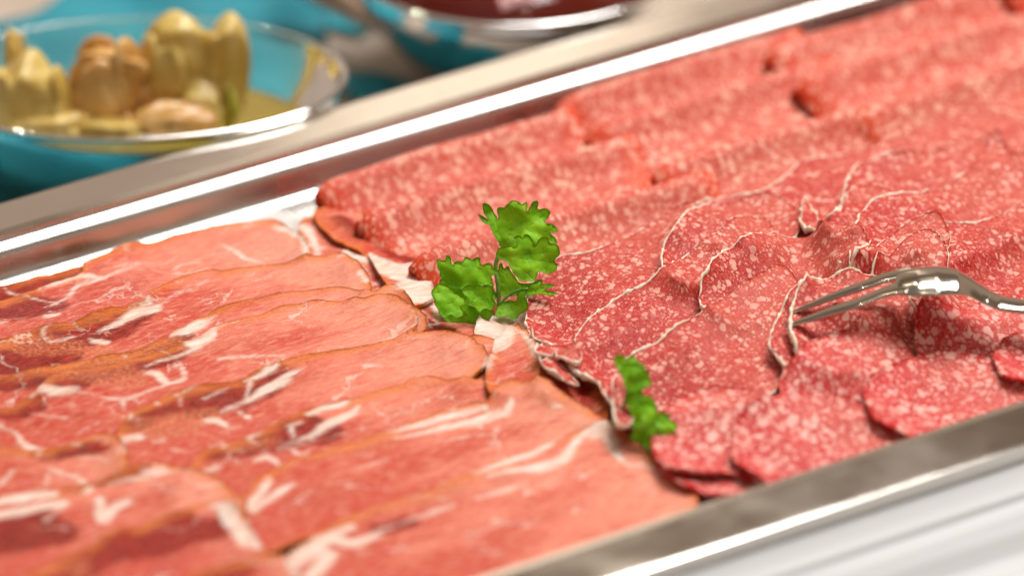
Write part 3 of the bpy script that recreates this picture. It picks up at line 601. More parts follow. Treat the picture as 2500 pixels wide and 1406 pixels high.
ms('m1b', 'salami slice with a narrow folded point between the parsley slice and the big middle slice', [(1618,650),(1622,600),(1650,550),(1698,508),(1800,490),(1900,480),(1960,520),(1900,620),(1780,700),(1660,700)], zg=-3, lift=1.50, bumps=((1690,560,15.0,1.6),))
ms('m7', 'salami slice at right with a long curved white left rind rising to a peak', [(2077,640),(2080,590),(2095,535),(2125,497),(2160,480),(2240,474),(2310,455),(2370,405),(2418,340),(2450,350),(2500,420),(2580,470),(2560,560),(2400,640),(2200,700),(2090,690)], zg=0, lift=2.10, wave=.7, bumps=((2420,380,12.5,2.4),(2140,520,15.0,1.6)))
ms('m2', 'big salami slice in the middle with a thick white rind frilled toward the ham', [(1396,895),(1402,840),(1425,795),(1465,758),(1530,715),(1600,670),(1690,610),(1760,560),(1812,530),(1880,540),(1900,640),(1800,760),(1700,850),(1560,960),(1500,985),(1460,935),(1425,918)], zg=-4, lift=1.50, rind=.5, bumps=((1740,610,17.5,2.0),(1520,800,25.0,1.2)))
ms('m3', 'salami slice with a bright white left rind right of the big middle slice', [(1716,750),(1712,700),(1730,650),(1770,610),(1815,580),(1860,573),(1950,575),(2020,548),(2090,556),(2140,620),(2100,720),(1900,790),(1780,800)], zg=-1, lift=1.95, rind=.42, bumps=((1830,620,17.5,2.0),))
ms('m9', 'salami slice under the fork neck with a beige rind running up to the right edge', [(2216,655),(2230,610),(2265,565),(2300,545),(2380,545),(2440,527),(2500,490),(2600,440),(2640,700),(2450,800),(2280,790),(2262,778),(2240,760),(2213,710)], zg=1, lift=1.50, wave=.6, bumps=((2300,590,17.5,1.6),))
ms('m8', 'salami slice with a long doubled white edge running up behind the fork', [(1960,702),(2000,684),(2080,634),(2150,592),(2215,547),(2262,522),(2300,528),(2318,580),(2300,680),(2250,760),(2100,800),(1990,780)], zg=1, lift=2.25, bumps=((2240,560,12.5,2.0),))
ms('m8b', 'thin inner salami flap with a broken white rind line just behind the fork tines', [(2030,735),(2085,728),(2115,715),(2140,680),(2170,625),(2205,590),(2260,560),(2310,600),(2300,700),(2200,770),(2100,790),(2040,770)], zg=2.5, lift=0.90, rind=.42)
ms('m4', 'broad salami slice in front of the fork tips with a white peak at its top', [(1505,1000),(1515,910),(1535,870),(1600,840),(1660,792),(1722,752),(1790,705),(1850,668),(1893,648),(1925,656),(1960,700),(1975,800),(1935,900),(1850,980),(1700,1030),(1580,1050),(1512,1040)], zg=-2, lift=1.50, rind=.4, bumps=((1860,720,20.0,2.4),(1600,900,25.0,1.2)))
ms('m5', 'salami slice with a wavy white rind just left of the fork tips', [(1962,686),(1930,712),(1908,765),(1884,808),(1880,845),(1900,868),(1918,900),(2000,940),(2100,900),(2180,800),(2150,720),(2050,680)], zg=1, lift=1.80, rind=.45)
ms('m6', 'salami slice that the fork tines rest on, with a thick ragged white rind', [(1978,682),(1947,708),(1933,755),(1928,800),(1942,850),(1960,890),(2050,930),(2150,920),(2260,860),(2300,770),(2250,700),(2100,670)], zg=2.5, lift=1.20, rind=.6)
ms('m10', 'short rinded salami edge poking out under the fork neck', [(2220,730),(2236,756),(2262,779),(2330,800),(2420,780),(2450,740),(2350,700),(2250,700)], zg=2.5, lift=0.60, rind=.34)
ms('f1', 'small curled salami edge with white rim in the gap beside the ham', [(1308,858),(1330,833),(1365,826),(1400,842),(1420,870),(1400,885),(1350,868)], zg=-6, lift=1.50, rind=.4, wave=.5)
ms('f2', 'lower curled salami edge with white rim in the gap beside the ham', [(1316,868),(1345,858),(1375,872),(1400,890),(1410,905),(1370,900),(1335,890)], zg=-8, lift=0.90, rind=.4)
ms('f3', 'narrow salami flap with two white rinds left of the small parsley sprig', [(1500,1012),(1494,960),(1503,915),(1520,905),(1540,960),(1545,1020),(1520,1035)], zg=-4, lift=1.50, rind=.45)

# ================================================================== ROUND SALAMI (front row)
G3 = 'round salami slices along the front rim'
def rs_(key, label, poly, **k):
    k.setdefault('seed', 400+len(SL)); k.setdefault('lift', 1.1); k.setdefault('curl', 1.0)
    slice_(key, 'round_salami_slice', label, 'salami slice', G3, poly, M_round, th=1.1, res=1.5, base=pile, uvrot=random.uniform(0, 6), stiff=44, wave=.25, **k)
rs_('s7', 'round salami slice lying lowest in shade beside the ham tip and the front rim', [(1600,1100),(1620,1150),(1690,1190),(1760,1206),(1830,1200),(1900,1170),(1930,1100),(1800,1040),(1660,1040)], zg=-13)
rs_('s4', 'round salami slice directly below the fork neck', [(2236,860),(2235,810),(2265,770),(2320,748),(2400,738),(2480,745),(2560,780),(2560,900),(2450,940),(2320,930),(2255,900)], zg=0)
rs_('s3', 'round salami slice in front of the fork tips, domed with large fat grains', [(1903,955),(1910,915),(1940,868),(1990,828),(2060,806),(2130,806),(2190,828),(2228,870),(2235,920),(2190,990),(2080,1040),(1960,1030)], zg=-2, bumps=((2070,860,18,2.5),))
rs_('s1', 'round salami slice touching the small parsley sprig, leftmost of the front row', [(1590,1090),(1600,1040),(1640,985),(1700,955),(1780,943),(1850,958),(1900,1000),(1930,1070),(1910,1150),(1870,1180),(1790,1156),(1700,1150),(1630,1138)], zg=-7)
rs_('s2', 'second round salami slice from the left, cut off by the front rim', [(1785,1112),(1795,1040),(1830,990),(1900,962),(1970,953),(2060,965),(2130,1000),(2200,1040),(2250,1090),(2190,1150),(2050,1210),(1920,1215),(1866,1172),(1825,1145)], zg=-7)
rs_('s5', 'third round salami slice from the left along the rim, left edge curling up', [(2108,945),(2150,902),(2220,872),(2310,858),(2400,870),(2460,905),(2540,960),(2520,1040),(2400,1090),(2290,1120),(2225,1068),(2160,1035),(2122,1000)], zg=-4, lift=.8)
rs_('s6', 'round salami slice cut off by the right edge above the front rim', [(2425,865),(2445,830),(2500,808),(2580,800),(2640,880),(2600,960),(2520,935),(2447,913)], zg=-2, lift=.8)

# ================================================================== PARSLEY
def leaf_mat():
    n = N('parsley_leaf'); o = n.obj(); v = n.noise(o, 160, 3, .6)
    c = n.mix(n.ramp(v, .3, .7), (.24, .63, .008), (.46, .84, .03))
    ve = n.ramp(n.attr('vein'), .0, .42, 1., 0.); c = n.mix(n.math('MULTIPLY', ve, .5), c, (.42, .72, .10))
    ed = n.ramp(n.attr('edge'), .0, .7, 1., 0.); c = n.mix(n.math('MULTIPLY', ed, .55), c, (.07, .26, .005))
    big = n.ramp(n.noise(o, 45, 2), .52, .72); c = n.mix(n.math('MULTIPLY', big, .4), c, (.40, .66, .14))
    h = n.math('ADD', n.math('MULTIPLY', ve, -1.2), n.noise(o, 420, 3, .6)); bnode = n.bump(h, .45, .0004)
    n.set(Base_Color=c, Roughness=.48, Specular_IOR_Level=.25)
    tr = n.node('ShaderNodeBsdfTranslucent'); n.link(n.mix(.45, c, (.45, .85, .01)), tr.inputs[0]); n.t.links.new(bnode, tr.inputs['Normal'])
    mx = n.node('ShaderNodeMixShader'); mx.inputs[0].default_value = .5; n.t.links.new(n.b.outputs[0], mx.inputs[1]); n.t.links.new(tr.outputs[0], mx.inputs[2]); n.t.links.new(mx.outputs[0], n.out.inputs[0])
    return n.m
M_leaf = leaf_mat(); M_stem = plain('parsley_stem', (.16, .36, .04), (.24, .46, .08), 300, .4)
def surfz(px, py):
    z = -5.
    for k in range(6): p = W(px, py, z); z = float(bil(H, p[0], p[1]))
    return np.array([p[0], p[1], z])
def leaflet(root, P0, outline, base, tilt, roll=0., seed=0, lift=0., bulge=1.2, crinkle=.9):
    nrm = np.array([math.sin(roll), -math.sin(tilt)*math.cos(roll), math.cos(tilt)*math.cos(roll)]); nrm /= np.linalg.norm(nrm)
    Pp = P0+nrm*lift
    ex = np.cross((0, 1, 0), nrm)*1.; ex = ex/np.linalg.norm(ex); ey = np.cross(nrm, ex)
    def to2(px, py): q = Wp(px, py, Pp, nrm)-Pp; return np.array([q@ex, q@ey])
    B = resample(smooth_closed([to2(*p) for p in outline], 5), .55); b = to2(*base)
    wq = Wave(seed+9, 1.5, 12); ob_ = B-B.mean(0); B = B+ob_/np.linalg.norm(ob_, axis=1)[:, None]*(wq(B[:, 0], B[:, 1])*.24)[:, None]
    V2, F, bi = triangulate(B, 1.0, seed); d = segdist(V2, B); rb = np.linalg.norm(B-b, axis=1); nB = len(B)
    tips = [i for i in range(nB) if rb[i] >= max(rb[(i+j) % nB] for j in range(-5, 6)) and rb[i] > 4]
    cen = B.mean(0); ve = np.full(len(V2), 9.); lob = np.zeros(len(V2))
    for t in tips:
        mid = b+(B[t]-b)*.5+(cen-b)*.12; seg = np.array([b, mid, B[t]*.93+b*.07]); dv = segdist(V2, seg, False); ve = np.minimum(ve, dv)
        for f in (.45, .68):                                   # side veins
            q = b+(B[t]-b)*f; dirv = (B[t]-b)/np.linalg.norm(B[t]-b); per = np.array([-dirv[1], dirv[0]])
            for sg in (-1, 1): ve = np.minimum(ve, segdist(V2, np.array([q, q+(dirv*.8+per*sg*.8)*rb[t]*.16]), False)+.12)
    w1 = Wave(seed+1, 9); w2 = Wave(seed+2, 3.6)
    w3 = Wave(seed+3, 1.7); hz = bulge*.25*(1-np.exp(-d/2.2))+w1(V2[:, 0], V2[:, 1])*crinkle+w2(V2[:, 0], V2[:, 1])*crinkle*.42+w3(V2[:, 0], V2[:, 1])*.16-.4*np.exp(-ve/.5)+.35*np.exp(-d/1.0)*w2(V2[:, 1], V2[:, 0])
    th = .16
    V = Pp+V2[:, :1]*ex+V2[:, 1:2]*ey+hz[:, None]*nrm; n = len(V); Vb = V-nrm*th
    FF = [tuple(f) for f in F]+[tuple(i+n for i in reversed(f)) for f in F]
    for k in range(len(bi)): a, c = bi[k], bi[(k+1) % len(bi)]; FF.append((c, a, a+n, c+n))
    return make('leaflet', np.vstack([V, Vb]), FF, M_leaf, root, attrs={'vein': np.r_[ve, ve], 'edge': np.r_[d, d]})
L1 = [(1166,522),(1180,527),(1190,535),(1181,515),(1178,500),(1186,496),(1200,503),(1211,522),(1217,537),(1216,515),(1218,503),(1230,507),(1238,500),(1250,491),(1266,493),(1275,500),(1282,492),(1288,498),(1286,520),(1295,502),(1305,489),(1316,493),(1316,510),(1333,506),(1343,515),(1341,530),(1331,543),(1350,546),(1360,557),(1357,567),(1345,568),(1358,583),(1357,597),(1342,592),(1320,602),(1260,607),(1240,604),(1222,601),(1218,590),(1205,577),(1197,560),(1197,552),(1180,542)]
L2 = [(1220,606),(1240,600),(1258,603),(1262,592),(1254,582),(1259,574),(1270,575),(1277,584),(1278,575),(1288,572),(1298,579),(1305,603),(1312,588),(1325,580),(1339,583),(1344,593),(1360,598),(1369,612),(1363,626),(1350,637),(1362,645),(1358,655),(1351,666),(1335,668),(1316,664),(1314,677),(1302,686),(1282,690),(1266,684),(1255,670),(1245,650),(1235,640),(1225,637),(1216,632),(1212,622)]
L3 = [(1066,640),(1071,633),(1085,636),(1093,625),(1101,628),(1104,646),(1114,637),(1133,634),(1137,627),(1147,627),(1153,635),(1161,628),(1173,629),(1177,646),(1190,642),(1202,645),(1206,656),(1220,659),(1215,667),(1200,675),(1202,690),(1185,698),(1160,700),(1130,707),(1105,700),(1088,685),(1075,670)]
L4 = [(1075,682),(1100,678),(1140,695),(1160,706),(1183,698),(1202,690),(1206,714),(1213,730),(1205,744),(1200,755),(1205,768),(1196,782),(1176,785),(1167,797),(1155,798),(1148,806),(1130,810),(1113,804),(1111,795),(1115,788),(1094,788),(1085,779),(1076,770),(1080,760),(1064,750),(1060,736),(1054,722),(1057,706),(1068,697)]
L4b = [(1062,700),(1075,690),(1100,700),(1118,715),(1135,730),(1128,748),(1130,765),(1115,775),(1100,768),(1085,772),(1074,760),(1064,745),(1060,728),(1056,712)]
L5 = [(1217,652),(1225,645),(1230,657),(1240,650),(1250,665),(1270,690),(1300,690),(1320,680),(1325,690),(1300,702),(1280,715),(1255,722),(1235,725),(1218,716),(1216,690)]
L6 = [(1280,707),(1300,691),(1325,682),(1322,694),(1350,694),(1348,701),(1330,708),(1366,717),(1340,721),(1310,717),(1285,719)]
L7 = [(1208,765),(1214,747),(1226,735),(1240,731),(1261,729),(1264,709),(1275,702),(1286,711),(1283,728),(1290,740),(1286,755),(1275,764),(1265,768),(1262,778),(1247,778),(1240,771),(1232,778),(1222,775),(1214,776)]
P = surfz(1215, 770); P[2] += 1.5
pr = empty('parsley_sprig', P); tag(pr, 'large curly parsley sprig standing where ham and salami meet', 'parsley sprig', 'parsley sprigs on the meats')
def q3(px, py, l=0., tilt=.95): nn = np.array([0, -math.sin(tilt), math.cos(tilt)]); return Wp(px, py, P+nn*l, nn)
tube('stem', smooth_open([q3(1218,775,-1), q3(1218,740,0), q3(1216,700,1), q3(1210,655,1), q3(1215,630,1.5), q3(1228,612,2)], 6), .75, M_stem, pr)
tube('stem', smooth_open([q3(1218,730,0), q3(1205,712,.5), q3(1190,690,1), q3(1160,695,1)], 5), .55, M_stem, pr)
tube('stem', smooth_open([q3(1218,745,0), q3(1250,715,.3), q3(1290,705,.6)], 5), .5, M_stem, pr)
leaflet(pr, P, L1, (1235,604), 1.0, .12, 1, 1.0, 1.4, 1.3)
leaflet(pr, P, L5, (1220,716), .85, .1, 5, .5, 1.0, .9)
leaflet(pr, P, L6, (1282,713), .6, -.2, 6, .5, .6, .5)
leaflet(pr, P, L2, (1218,625), .95, -.15, 2, 5.5, 1.4, 1.1)
leaflet(pr, P, L3, (1205,662), 1.0, .2, 3, 2.5, 1.4, 1.2)
leaflet(pr, P, L4, (1190,700), .8, -.1, 4, 4.0, 1.5, 1.3)
leaflet(pr, P, L4b, (1125,712), .7, .25, 14, 7.0, 1.2, .9)
leaflet(pr, P, [(1130,705),(1142,694),(1158,700),(1170,692),(1184,700),(1198,696),(1208,712),(1204,728),(1212,742),(1200,756),(1184,752),(1170,760),(1156,750),(1142,744),(1144,728),(1132,720)], (1190,700), 1.0, .2, 15, 6.5, 1.0, .9)
leaflet(pr, P, L7, (1235,735), .8, -.1, 7, 3.0, 1.0, .9)
K1 = [(1500,882),(1502,868),(1512,864),(1525,868),(1533,876),(1540,864),(1550,866),(1560,878),(1566,888),(1577,889),(1573,900),(1586,905),(1583,916),(1593,931),(1588,941),(1571,950),(1567,963),(1550,960),(1540,964),(1528,950),(1520,930),(1510,905),(1503,893)]
K2 = [(1530,962),(1545,956),(1567,962),(1590,970),(1603,982),(1602,995),(1610,1010),(1617,997),(1623,1008),(1636,1009),(1632,1022),(1650,1031),(1653,1042),(1646,1052),(1653,1062),(1640,1073),(1625,1078),(1605,1070),(1600,1081),(1590,1088),(1585,1108),(1575,1096),(1560,1085),(1550,1078),(1537,1065),(1545,1045),(1540,1025),(1535,1000)]
K2b = [(1560,985),(1580,975),(1600,990),(1608,1012),(1598,1030),(1606,1048),(1590,1060),(1572,1052),(1558,1040),(1562,1015)]
K3 = [(1513,1036),(1530,1030),(1546,1033),(1540,1043),(1525,1041)]
P = surfz(1645, 1050); P[2] += 2.5; P = np.array([*W(1500, 1025, P[2]), P[2]])
pr2 = empty('parsley_sprig', P); tag(pr2, 'small parsley sprig between the ham tip and the front salami row', 'parsley sprig', 'parsley sprigs on the meats')
tube('stem', smooth_open([q3(1490,1036,-1,.8), q3(1512,1012,0,.8), q3(1527,980,1,.8), q3(1532,950,1.5,.8)], 6), .6, M_stem, pr2)
tube('stem', smooth_open([q3(1530,965,1,.8), q3(1545,1000,1.5,.8), q3(1560,1040,1,.8)], 6), .5, M_stem, pr2)
leaflet(pr2, P, K1, (1532,958), .95, .1, 21, 2.0, 1.4, 1.2)
leaflet(pr2, P, K2, (1540,965), .95, .1, 22, 3.0, 1.5, 1.5)
leaflet(pr2, P, K2b, (1560,990), .9, -.2, 23, 5.0, 1.2, 1.2)
leaflet(pr2, P, [(1588,1003),(1600,1000),(1607,1012),(1617,1016),(1625,1010),(1638,1013),(1636,1026),(1651,1034),(1654,1046),(1645,1054),(1650,1066),(1636,1073),(1620,1068),(1606,1064),(1598,1072),(1588,1060),(1584,1042),(1594,1030),(1584,1016)], (1580,1020), 1.05, .35, 27, 7.0, 1.2, 1.2)
leaflet(pr2, P, [(1520,900),(1532,884),(1545,890),(1556,886),(1566,898),(1580,903),(1576,915),(1588,928),(1578,940),(1560,944),(1548,938),(1536,930),(1524,916)], (1530,945), 1.1, .3, 28, 4.5, 1.0, 1.0)
leaflet(pr2, P, K3, (1545,1037), .6, 0, 24, 1.0, .5, .4)

# ================================================================== FORK
zt = surfz(1930, 785)[2]+1.2
fork = empty('serving_fork', (*W(1930, 785, zt), zt)); tag(fork, 'polished two pronged serving fork lying tines down on the salami', 'fork')
ZX = [1915, 2000, 2100, 2190, 2240, 2290, 2340, 2400, 2440, 2500, 2560, 2700]
ZZ = [0, 4.5, 9.5, 13, 14.5, 15, 14, 8.5, 5.5, 4.2, 4.4, 5.5]
def fz(x): return zt+float(np.interp(x, ZX, ZZ))
def loft(name, st, parent, crown=0., th=1.6, seg=24, n=6):
    """st: (x, top y, bottom y, thickness factor, crown factor) stations in the photograph, at the height fz"""
    st = smooth_open(np.array(st, float), n); V = []; F = []
    for x, yt, yb, tf, cf in st:
        z = fz(x); a = np.array([*W(x, yt, z), z]); b = np.array([*W(x, yb, z), z]); m = (a+b)/2; hw = (a-b)/2; Lw = np.linalg.norm(hw)
        for k in range(seg):
            an = 2*PI*k/seg; c, s = math.cos(an), math.sin(an)
            cx = np.sign(c)*abs(c)**.75; sz = np.sign(s)*abs(s)**.7
            V.append(m+hw*cx+np.array([0, 0, sz*th*tf*.5+cf*crown*(1-cx*cx)-cf*crown*.5]))
    for i in range(len(st)-1):
        for k in range(seg): F.append((i*seg+k, i*seg+(k+1) % seg, (i+1)*seg+(k+1) % seg, (i+1)*seg+k))
    F.append(tuple(range(seg))[::-1]); F.append(tuple((len(st)-1)*seg+k for k in range(seg)))
    return make(name, V, F, M_fork, parent)
loft('tine', [(1927,763,766,.5,0),(1955,750,758,.8,0),(2000,730,743,1,0),(2058,706,723,1,0),(2110,686,707,1,0),(2160,668,690,1,0),(2200,657,681,1,.2),(2225,653,676,.9,.3)], fork)
loft('tine', [(1915,794,798,.5,0),(1945,783,793,.8,0),(1980,770,784,1,0),(2032,749,768,1,0),(2084,732,754,1,0),(2130,714,736,1,0),(2170,698,723,1,.1),(2215,684,716,.9,.3)], fork)
loft('head', [(2186,664,712,.7,.4),(2198,657,716,1,.7),(2225,650,716,1,1),(2260,645,715,1,1.2),(2295,644,714,1,1.2),(2325,650,712,1,1.1),(2345,659,713,1,1),(2370,674,720,1,.8),(2395,692,734,1,.6),(2415,706,744,1.1,.4)], fork, crown=2.0)
loft('handle', [(2408,702,741,1.0,.5),(2440,721,755,1.3,.3),(2475,730,761,1.5,.2),(2520,736,765,1.5,.2),(2580,740,768,1.5,.2),(2700,742,772,1.5,.2)], fork, crown=1.6)

# ================================================================== BACKGROUND TABLE
def glass_mat(name, tint):
    n = N(name); return n.set(Base_Color=(*tint, 1), Roughness=.02, IOR=1.46, Transmission_Weight=1.)
M_glass = glass_mat('clear_glass', (.90, .97, .95))
def bowl(name, label, c_px, zrim, rx, ry, depth, rot=0., rimr=2.0, th=2.4):
    c = W(c_px[0], c_px[1], zrim); root = empty(name, (c[0], c[1], zrim-depth)); tag(root, label, 'bowl', 'glass bowls on the table behind the tray')
    prof = []                                  # (radius factor, z) inner from centre to rim, then outer back
    for t in np.linspace(0, 1, 16): prof.append((.50*t/.6 if t < .6 else .50+.47*math.sin((t-.6)/.4*PI/2)**1.0*1.0, None))
    inn = [(0, th), (.30, th), (.50, th+1), (.64, depth*.18), (.78, depth*.38), (.89, depth*.62), (.965, depth*.86), (.99, depth)]
    out = [(1.005, depth+.7), (1.025, depth), (1.015, depth-1.5), (.995, depth*.84), (.915, depth*.60), (.81, depth*.34), (.68, depth*.12), (.56, 1.2), (.50, 0), (.30, .4), (0, .4)]
    pr_ = smooth_open(np.array(inn+out), 3); V = []; F = []; m = 72; n = len(pr_)
    for r, z in pr_:
        for k in range(m):
            a = 2*PI*k/m; x, y = math.cos(a)*rx*max(r, .004), math.sin(a)*ry*max(r, .004)
            V.append((c[0]+x*math.cos(rot)-y*math.sin(rot), c[1]+x*math.sin(rot)+y*math.cos(rot), zrim-depth+z))
    for i in range(n-1):
        for k in range(m): F.append((i*m+k, i*m+(k+1) % m, (i+1)*m+(k+1) % m, (i+1)*m+k))
    F.append(tuple(range(m))[::-1]); F.append(tuple((n-1)*m+k for k in range(m)))
    make('glass', V, F, M_glass, root)
    return root, c
b1, c1 = bowl('glass_bowl', 'clear oval glass bowl of marinated artichoke behind the tray at left', (330, 192), 2, 73, 47, 41, .06)
b2, c2 = bowl('glass_bowl', 'clear round glass bowl of dark red vegetables at the top edge', (1250, -92), 2, 58, 52, 40)
def veg_mat(name, a, b, spot, sc_=45):
    n = N(name); o = n.obj(); v = n.noise(n.mapping(o, (1, 1, .4)), sc_, 5, .6, dist=.6); c = n.mix(n.ramp(v, .3, .7), a, b)
    s_ = n.ramp(n.noise(o, sc_*1.7, 3), .60, .72); c = n.mix(s_, c, spot); n.bump(n.noise(o, sc_*4, 4, .6), .5, .0015)
    return n.set(Base_Color=c, Roughness=.28, Specular_IOR_Level=.6, Subsurface_Weight=.1, Subsurface_Scale=.004)
M_art = veg_mat('artichoke', (.58, .36, .045), (.82, .66, .26), (.40, .26, .02))
M_artb = veg_mat('browned_artichoke', (.62, .30, .06), (.76, .50, .20), (.22, .07, .015))
M_grn = veg_mat('pickled_pepper', (.36, .34, .02), (.52, .46, .05), (.28, .24, .01))
M_tom = veg_mat('dried_tomato', (.30, .02, .008), (.16, .008, .006), (.42, .09, .02), 70)
def chunk(name, label, cat, group, c, z, size, mat, seed, rot=0., taper=.35, petals=0):
    import bmesh
    bm = bmesh.new(); bmesh.ops.create_icosphere(bm, subdivisions=4, radius=1)
    w1 = Wave(seed, 1.6); w2 = Wave(seed+1, .6); V = []; rr_ = np.random.RandomState(seed)
    cuts = [(lambda q: (q/np.linalg.norm(q), rr_.uniform(.42, .72)))(rr_.normal(0, 1, 3)*np.array([1, 1, .7])) for _ in range(9)]
    for v in bm.verts:
        q3_ = np.array(v.co)
        for n_, c_ in cuts:
            e_ = q3_@n_-c_
            if e_ > 0: q3_ = q3_-n_*e_*.85
        x, y, zz = q3_*1.22; r = 1+.13*float(w1(x+zz*.7, y-zz*.5))+.05*float(w2(x-zz, y+zz)); k = 1-taper*zz
        lay = 0.
        px_, py_ = x*r*k*(1+lay), y*r*k*(1+lay); q = math.copysign(abs(zz)**.8, zz)*r
        px_, q = px_*math.cos(rot)-q*math.sin(rot)*.9, px_*math.sin(rot)*.9+q*math.cos(rot)
        V.append((c[0]+px_*size[0], c[1]+py_*size[1], z+q*size[2]))
    F = [[v.index for v in f.verts] for f in bm.faces]; bm.free()
    if petals:
        bp = bmesh.new(); bmesh.ops.create_icosphere(bp, subdivisions=2, radius=1); pv = np.array([v.co[:] for v in bp.verts]); pf = [[v.index for v in f.verts] for f in bp.faces]; bp.free()
        for k in range(petals):
            a = rr_.uniform(0, 2*PI); hh = rr_.uniform(-.35, .35); q = pv*np.array([.12, .52, .60]); q[:, 1] *= 1+.25*q[:, 2]*rr_.uniform(-1, 1); q[:, 0] += .22*q[:, 2]**2*-1.2
            q[:, 0] += .80+rr_.uniform(-.06, .08); ca, sa = math.cos(a), math.sin(a)
            X = q[:, 0]*ca-q[:, 1]*sa; Y = q[:, 0]*sa+q[:, 1]*ca; Z = q[:, 2]+hh; X, Z = X*math.cos(rot)-Z*math.sin(rot)*.9, X*math.sin(rot)*.9+Z*math.cos(rot)
            b_ = len(V); V += [(c[0]+x*size[0], c[1]+y*size[1], z+zz*size[2]) for x, y, zz in zip(X, Y, Z)]; F += [[i+b_ for i in f] for f in pf]
    o = make(name, V, F, mat, origin=(c[0], c[1], z)); tag(o, label, cat, group); return o
AG = 'marinated artichoke pieces in the oval glass bowl'
for i, (px, py, z, sz, mat, rot, tp, lb) in enumerate([
    (240,200,-6,(17,12,20),M_artb,.1,.15,'browned artichoke heart with dark spots, tallest piece at the centre of the bowl'),
    (430,180,-6,(14,10,20),M_art,-.12,-.1,'pale artichoke heart standing right of the browned one'),
    (535,180,-6,(7,6,18),M_art,-.2,-.3,'thin pointed artichoke leaf at the right of the bowl, widest at its top'),
    (75,250,-10,(15,11,16),M_art,.1,.1,'artichoke heart at the left side of the bowl with a pale lower half'),
    (-40,240,-10,(9,10,12),M_art,0,.1,'artichoke piece cut off by the left edge of the photo'),
    (40,130,-4,(3.5,4,11),M_art,.3,.2,'slender artichoke stalk sticking up at the upper left of the bowl'),
    (110,320,-18,(22,8,6),M_art,.1,0,'flat artichoke piece lying against the front glass at left'),
    (290,325,-18,(14,7,6),M_art,0,0,'flat artichoke piece lying under the browned heart'),
    (400,300,-16,(15,8,7),M_artb,.15,0,'artichoke piece with a dark speck lying at the front of the bowl'),
    (500,255,-15,(8,7,9),M_art,.1,.1,'small pale artichoke piece below the pointed leaf'),
    (330,240,-14,(10,9,9),M_artb,.1,.1,'shaded artichoke piece wedged between the two tall hearts')]):
    chunk('artichoke_piece', lb, 'artichoke', AG, W(px, py, z), z, sz, mat, 500+i*5, rot, tp, 5 if sz[2] > 8 and sz[0] > 6 else 2)
def marinade(c, rx, ry, zt_, zb_, zbase, dep, colr, label, tr=.3):
    n_ = N('marinade_oil'); mo = n_.set(Base_Color=(*colr, 1), Roughness=.06, Transmission_Weight=tr, Specular_IOR_Level=.6)
    Vo = []; Fo = []; L = 8
    for i in range(L):
        t = i/(L-1); zz_ = zt_+(zb_-zt_)*t; ff = float(np.interp((zz_-zbase)/dep, [.06, .18, .38, .62, .86, 1], [.50, .64, .78, .89, .965, .99]))-.018
        for k in range(48): Vo.append((c[0]+math.cos(2*PI*k/48)*rx*ff, c[1]+math.sin(2*PI*k/48)*ry*ff, zz_))
    for i in range(L-1):
        for k in range(48): Fo.append((i*48+k, (i+1)*48+k, (i+1)*48+(k+1) % 48, i*48+(k+1) % 48))
    Fo.append(tuple(range(48))); Fo.append(tuple(range((L-1)*48, L*48))[::-1])
    tag(make('marinade', Vo, Fo, mo, origin=(c[0], c[1], zb_)), label, 'marinade')
marinade(c1, 73, 47, -17, -35.8, -39, 41, (.52, .36, .06), 'yellow marinade pooled at the bottom of the oval glass bowl')
marinade(c2, 58, 52, -4, -35.0, -38, 40, (.12, .012, .006), 'dark red marinade filling the round glass bowl', .1)
o = chunk('pepper_strip', 'olive green pickled pepper strip leaning at the right of the artichokes', 'pickled pepper', None, W(565,262,-6), -6, (3,4,9.5), M_grn, 590, -.75, -.1)
for i, (px, py) in enumerate([(1010,-20),(1120,20),(1240,40),(1370,25),(1480,-10),(1180,-60),(1320,-50),(1060,-90),(1430,-90)]):
    chunk('tomato_piece', ('leftmost dark red vegetable piece in the round glass bowl', 'second dark red vegetable piece from the left in the round glass bowl', 'middle dark red vegetable piece at the front of the round glass bowl', 'fourth dark red vegetable piece from the left in the round glass bowl', 'rightmost front vegetable piece in the round glass bowl', 'dark red vegetable piece behind the front row, left of centre in the round bowl', 'dark red vegetable piece behind the front row, right of centre in the round bowl', 'dark red vegetable piece at the far left inside the round bowl', 'dark red vegetable piece at the far right inside the round bowl')[i], 'vegetable', 'dark red vegetable pieces in the round glass bowl', W(px, py-30, -8), -8, (13,11,8), M_tom, 600+i*3, .3*(i % 3-1), .1)
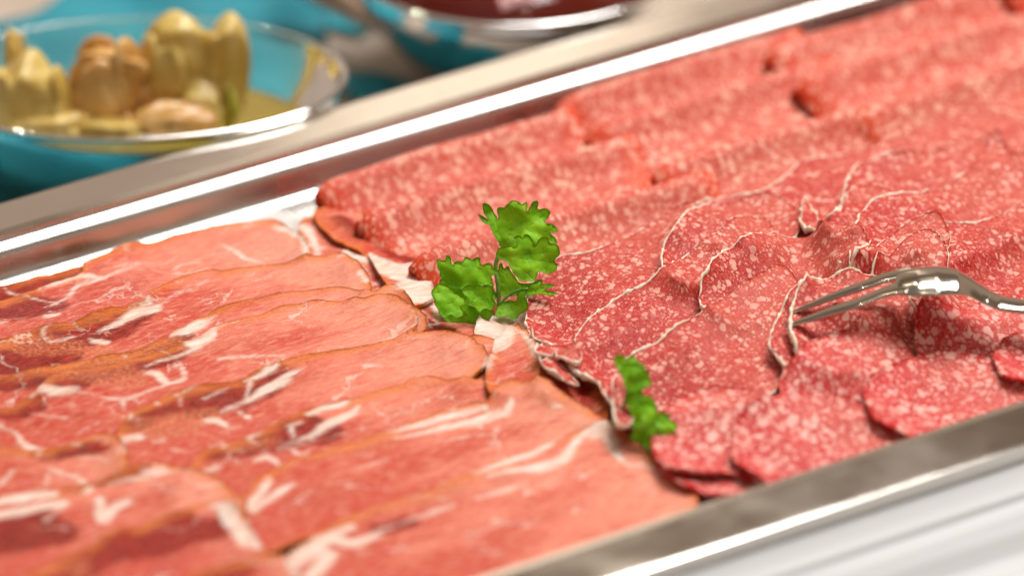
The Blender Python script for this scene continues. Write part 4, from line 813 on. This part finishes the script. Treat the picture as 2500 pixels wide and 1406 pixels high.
# teal cloths
def cloth_mat():
    n = N('teal_cloth'); o = n.obj(); v = n.noise(o, 18, 3)
    wv = n.node('ShaderNodeTexWave'); n.link(o, wv.inputs[0]); wv.inputs['Scale'].default_value = 900
    n.bump(wv.outputs['Fac'], .3, .0003)
    return n.set(Base_Color=n.mix(n.ramp(v, .3, .7), (.003, .19, .25), (.012, .29, .36)), Roughness=.8, Sheen_Weight=.15)
M_cloth = cloth_mat()
def cloth(label, poly, seed, amp=3.):
    zb = TZ+1.5; B = resample(smooth_closed([W(x, y, zb) for x, y in poly], 6), 5); V2, F, bi = triangulate(B, 5, seed)
    w1 = Wave(seed, 28); w2 = Wave(seed+1, 12); z = zb+amp*(1+np.tanh(w1(V2[:, 0], V2[:, 1]*1.6)))+.5*w2(V2[:, 0], V2[:, 1]); n = len(V2)
    V = np.vstack([np.c_[V2, z], np.c_[V2, z-.8]]); FF = [tuple(f) for f in F]+[tuple(i+n for i in reversed(f)) for f in F]
    for k in range(len(bi)): a, c = bi[k], bi[(k+1) % len(bi)]; FF.append((c, a, a+n, c+n))
    o = make('teal_cloth', V, FF, M_cloth, origin=(*B.mean(0), zb)); tag(o, label, 'cloth', 'teal cloths on the table behind the tray')
cloth('large crumpled teal cloth spread under the oval glass bowl', [(-200,200),(100,60),(250,-60),(500,-140),(760,-40),(800,160),(760,290),(640,270),(560,310),(520,420),(400,640),(-200,900)], 700, 3.5)
cloth('narrow strip of teal cloth in front of the round glass bowl', [(840,190),(930,215),(1040,250),(1200,290),(1240,330),(1130,345),(980,300),(850,250)], 710, 3)
cloth('small teal cloth corner at the right end of the oval bowl, by the tray rim', [(790,420),(830,330),(880,300),(930,345),(970,285),(1040,320),(1000,400),(900,480)], 720, 3)
cloth('teal cloth folded behind the spoon at the top edge', [(560,-120),(700,-60),(900,40),(860,90),(700,20),(560,-40)], 730, 3)
# spoon
M_spoon = steel('warm_steel', (.55, .44, .36), .18)
zs = -22; sp0, sp1 = W(700, -60, zs), W(1035, 132, zs)
t_ = np.linspace(0, 1, 14); Pth = np.stack([sp0[0]+(sp1[0]-sp0[0])*t_, sp0[1]+(sp1[1]-sp0[1])*t_, zs+2*np.sin(t_*PI)], 1)
spn = empty('serving_spoon', (Pth[-1][0], Pth[-1][1], zs)); tag(spn, 'brownish metal serving spoon handle lying between the two glass bowls', 'spoon')
tube('handle', Pth, 7.0*np.sin(np.clip(t_*1.0+.18, 0, 1.0)*PI*.93)**.5+.6, M_spoon, spn, 16, False, .45)
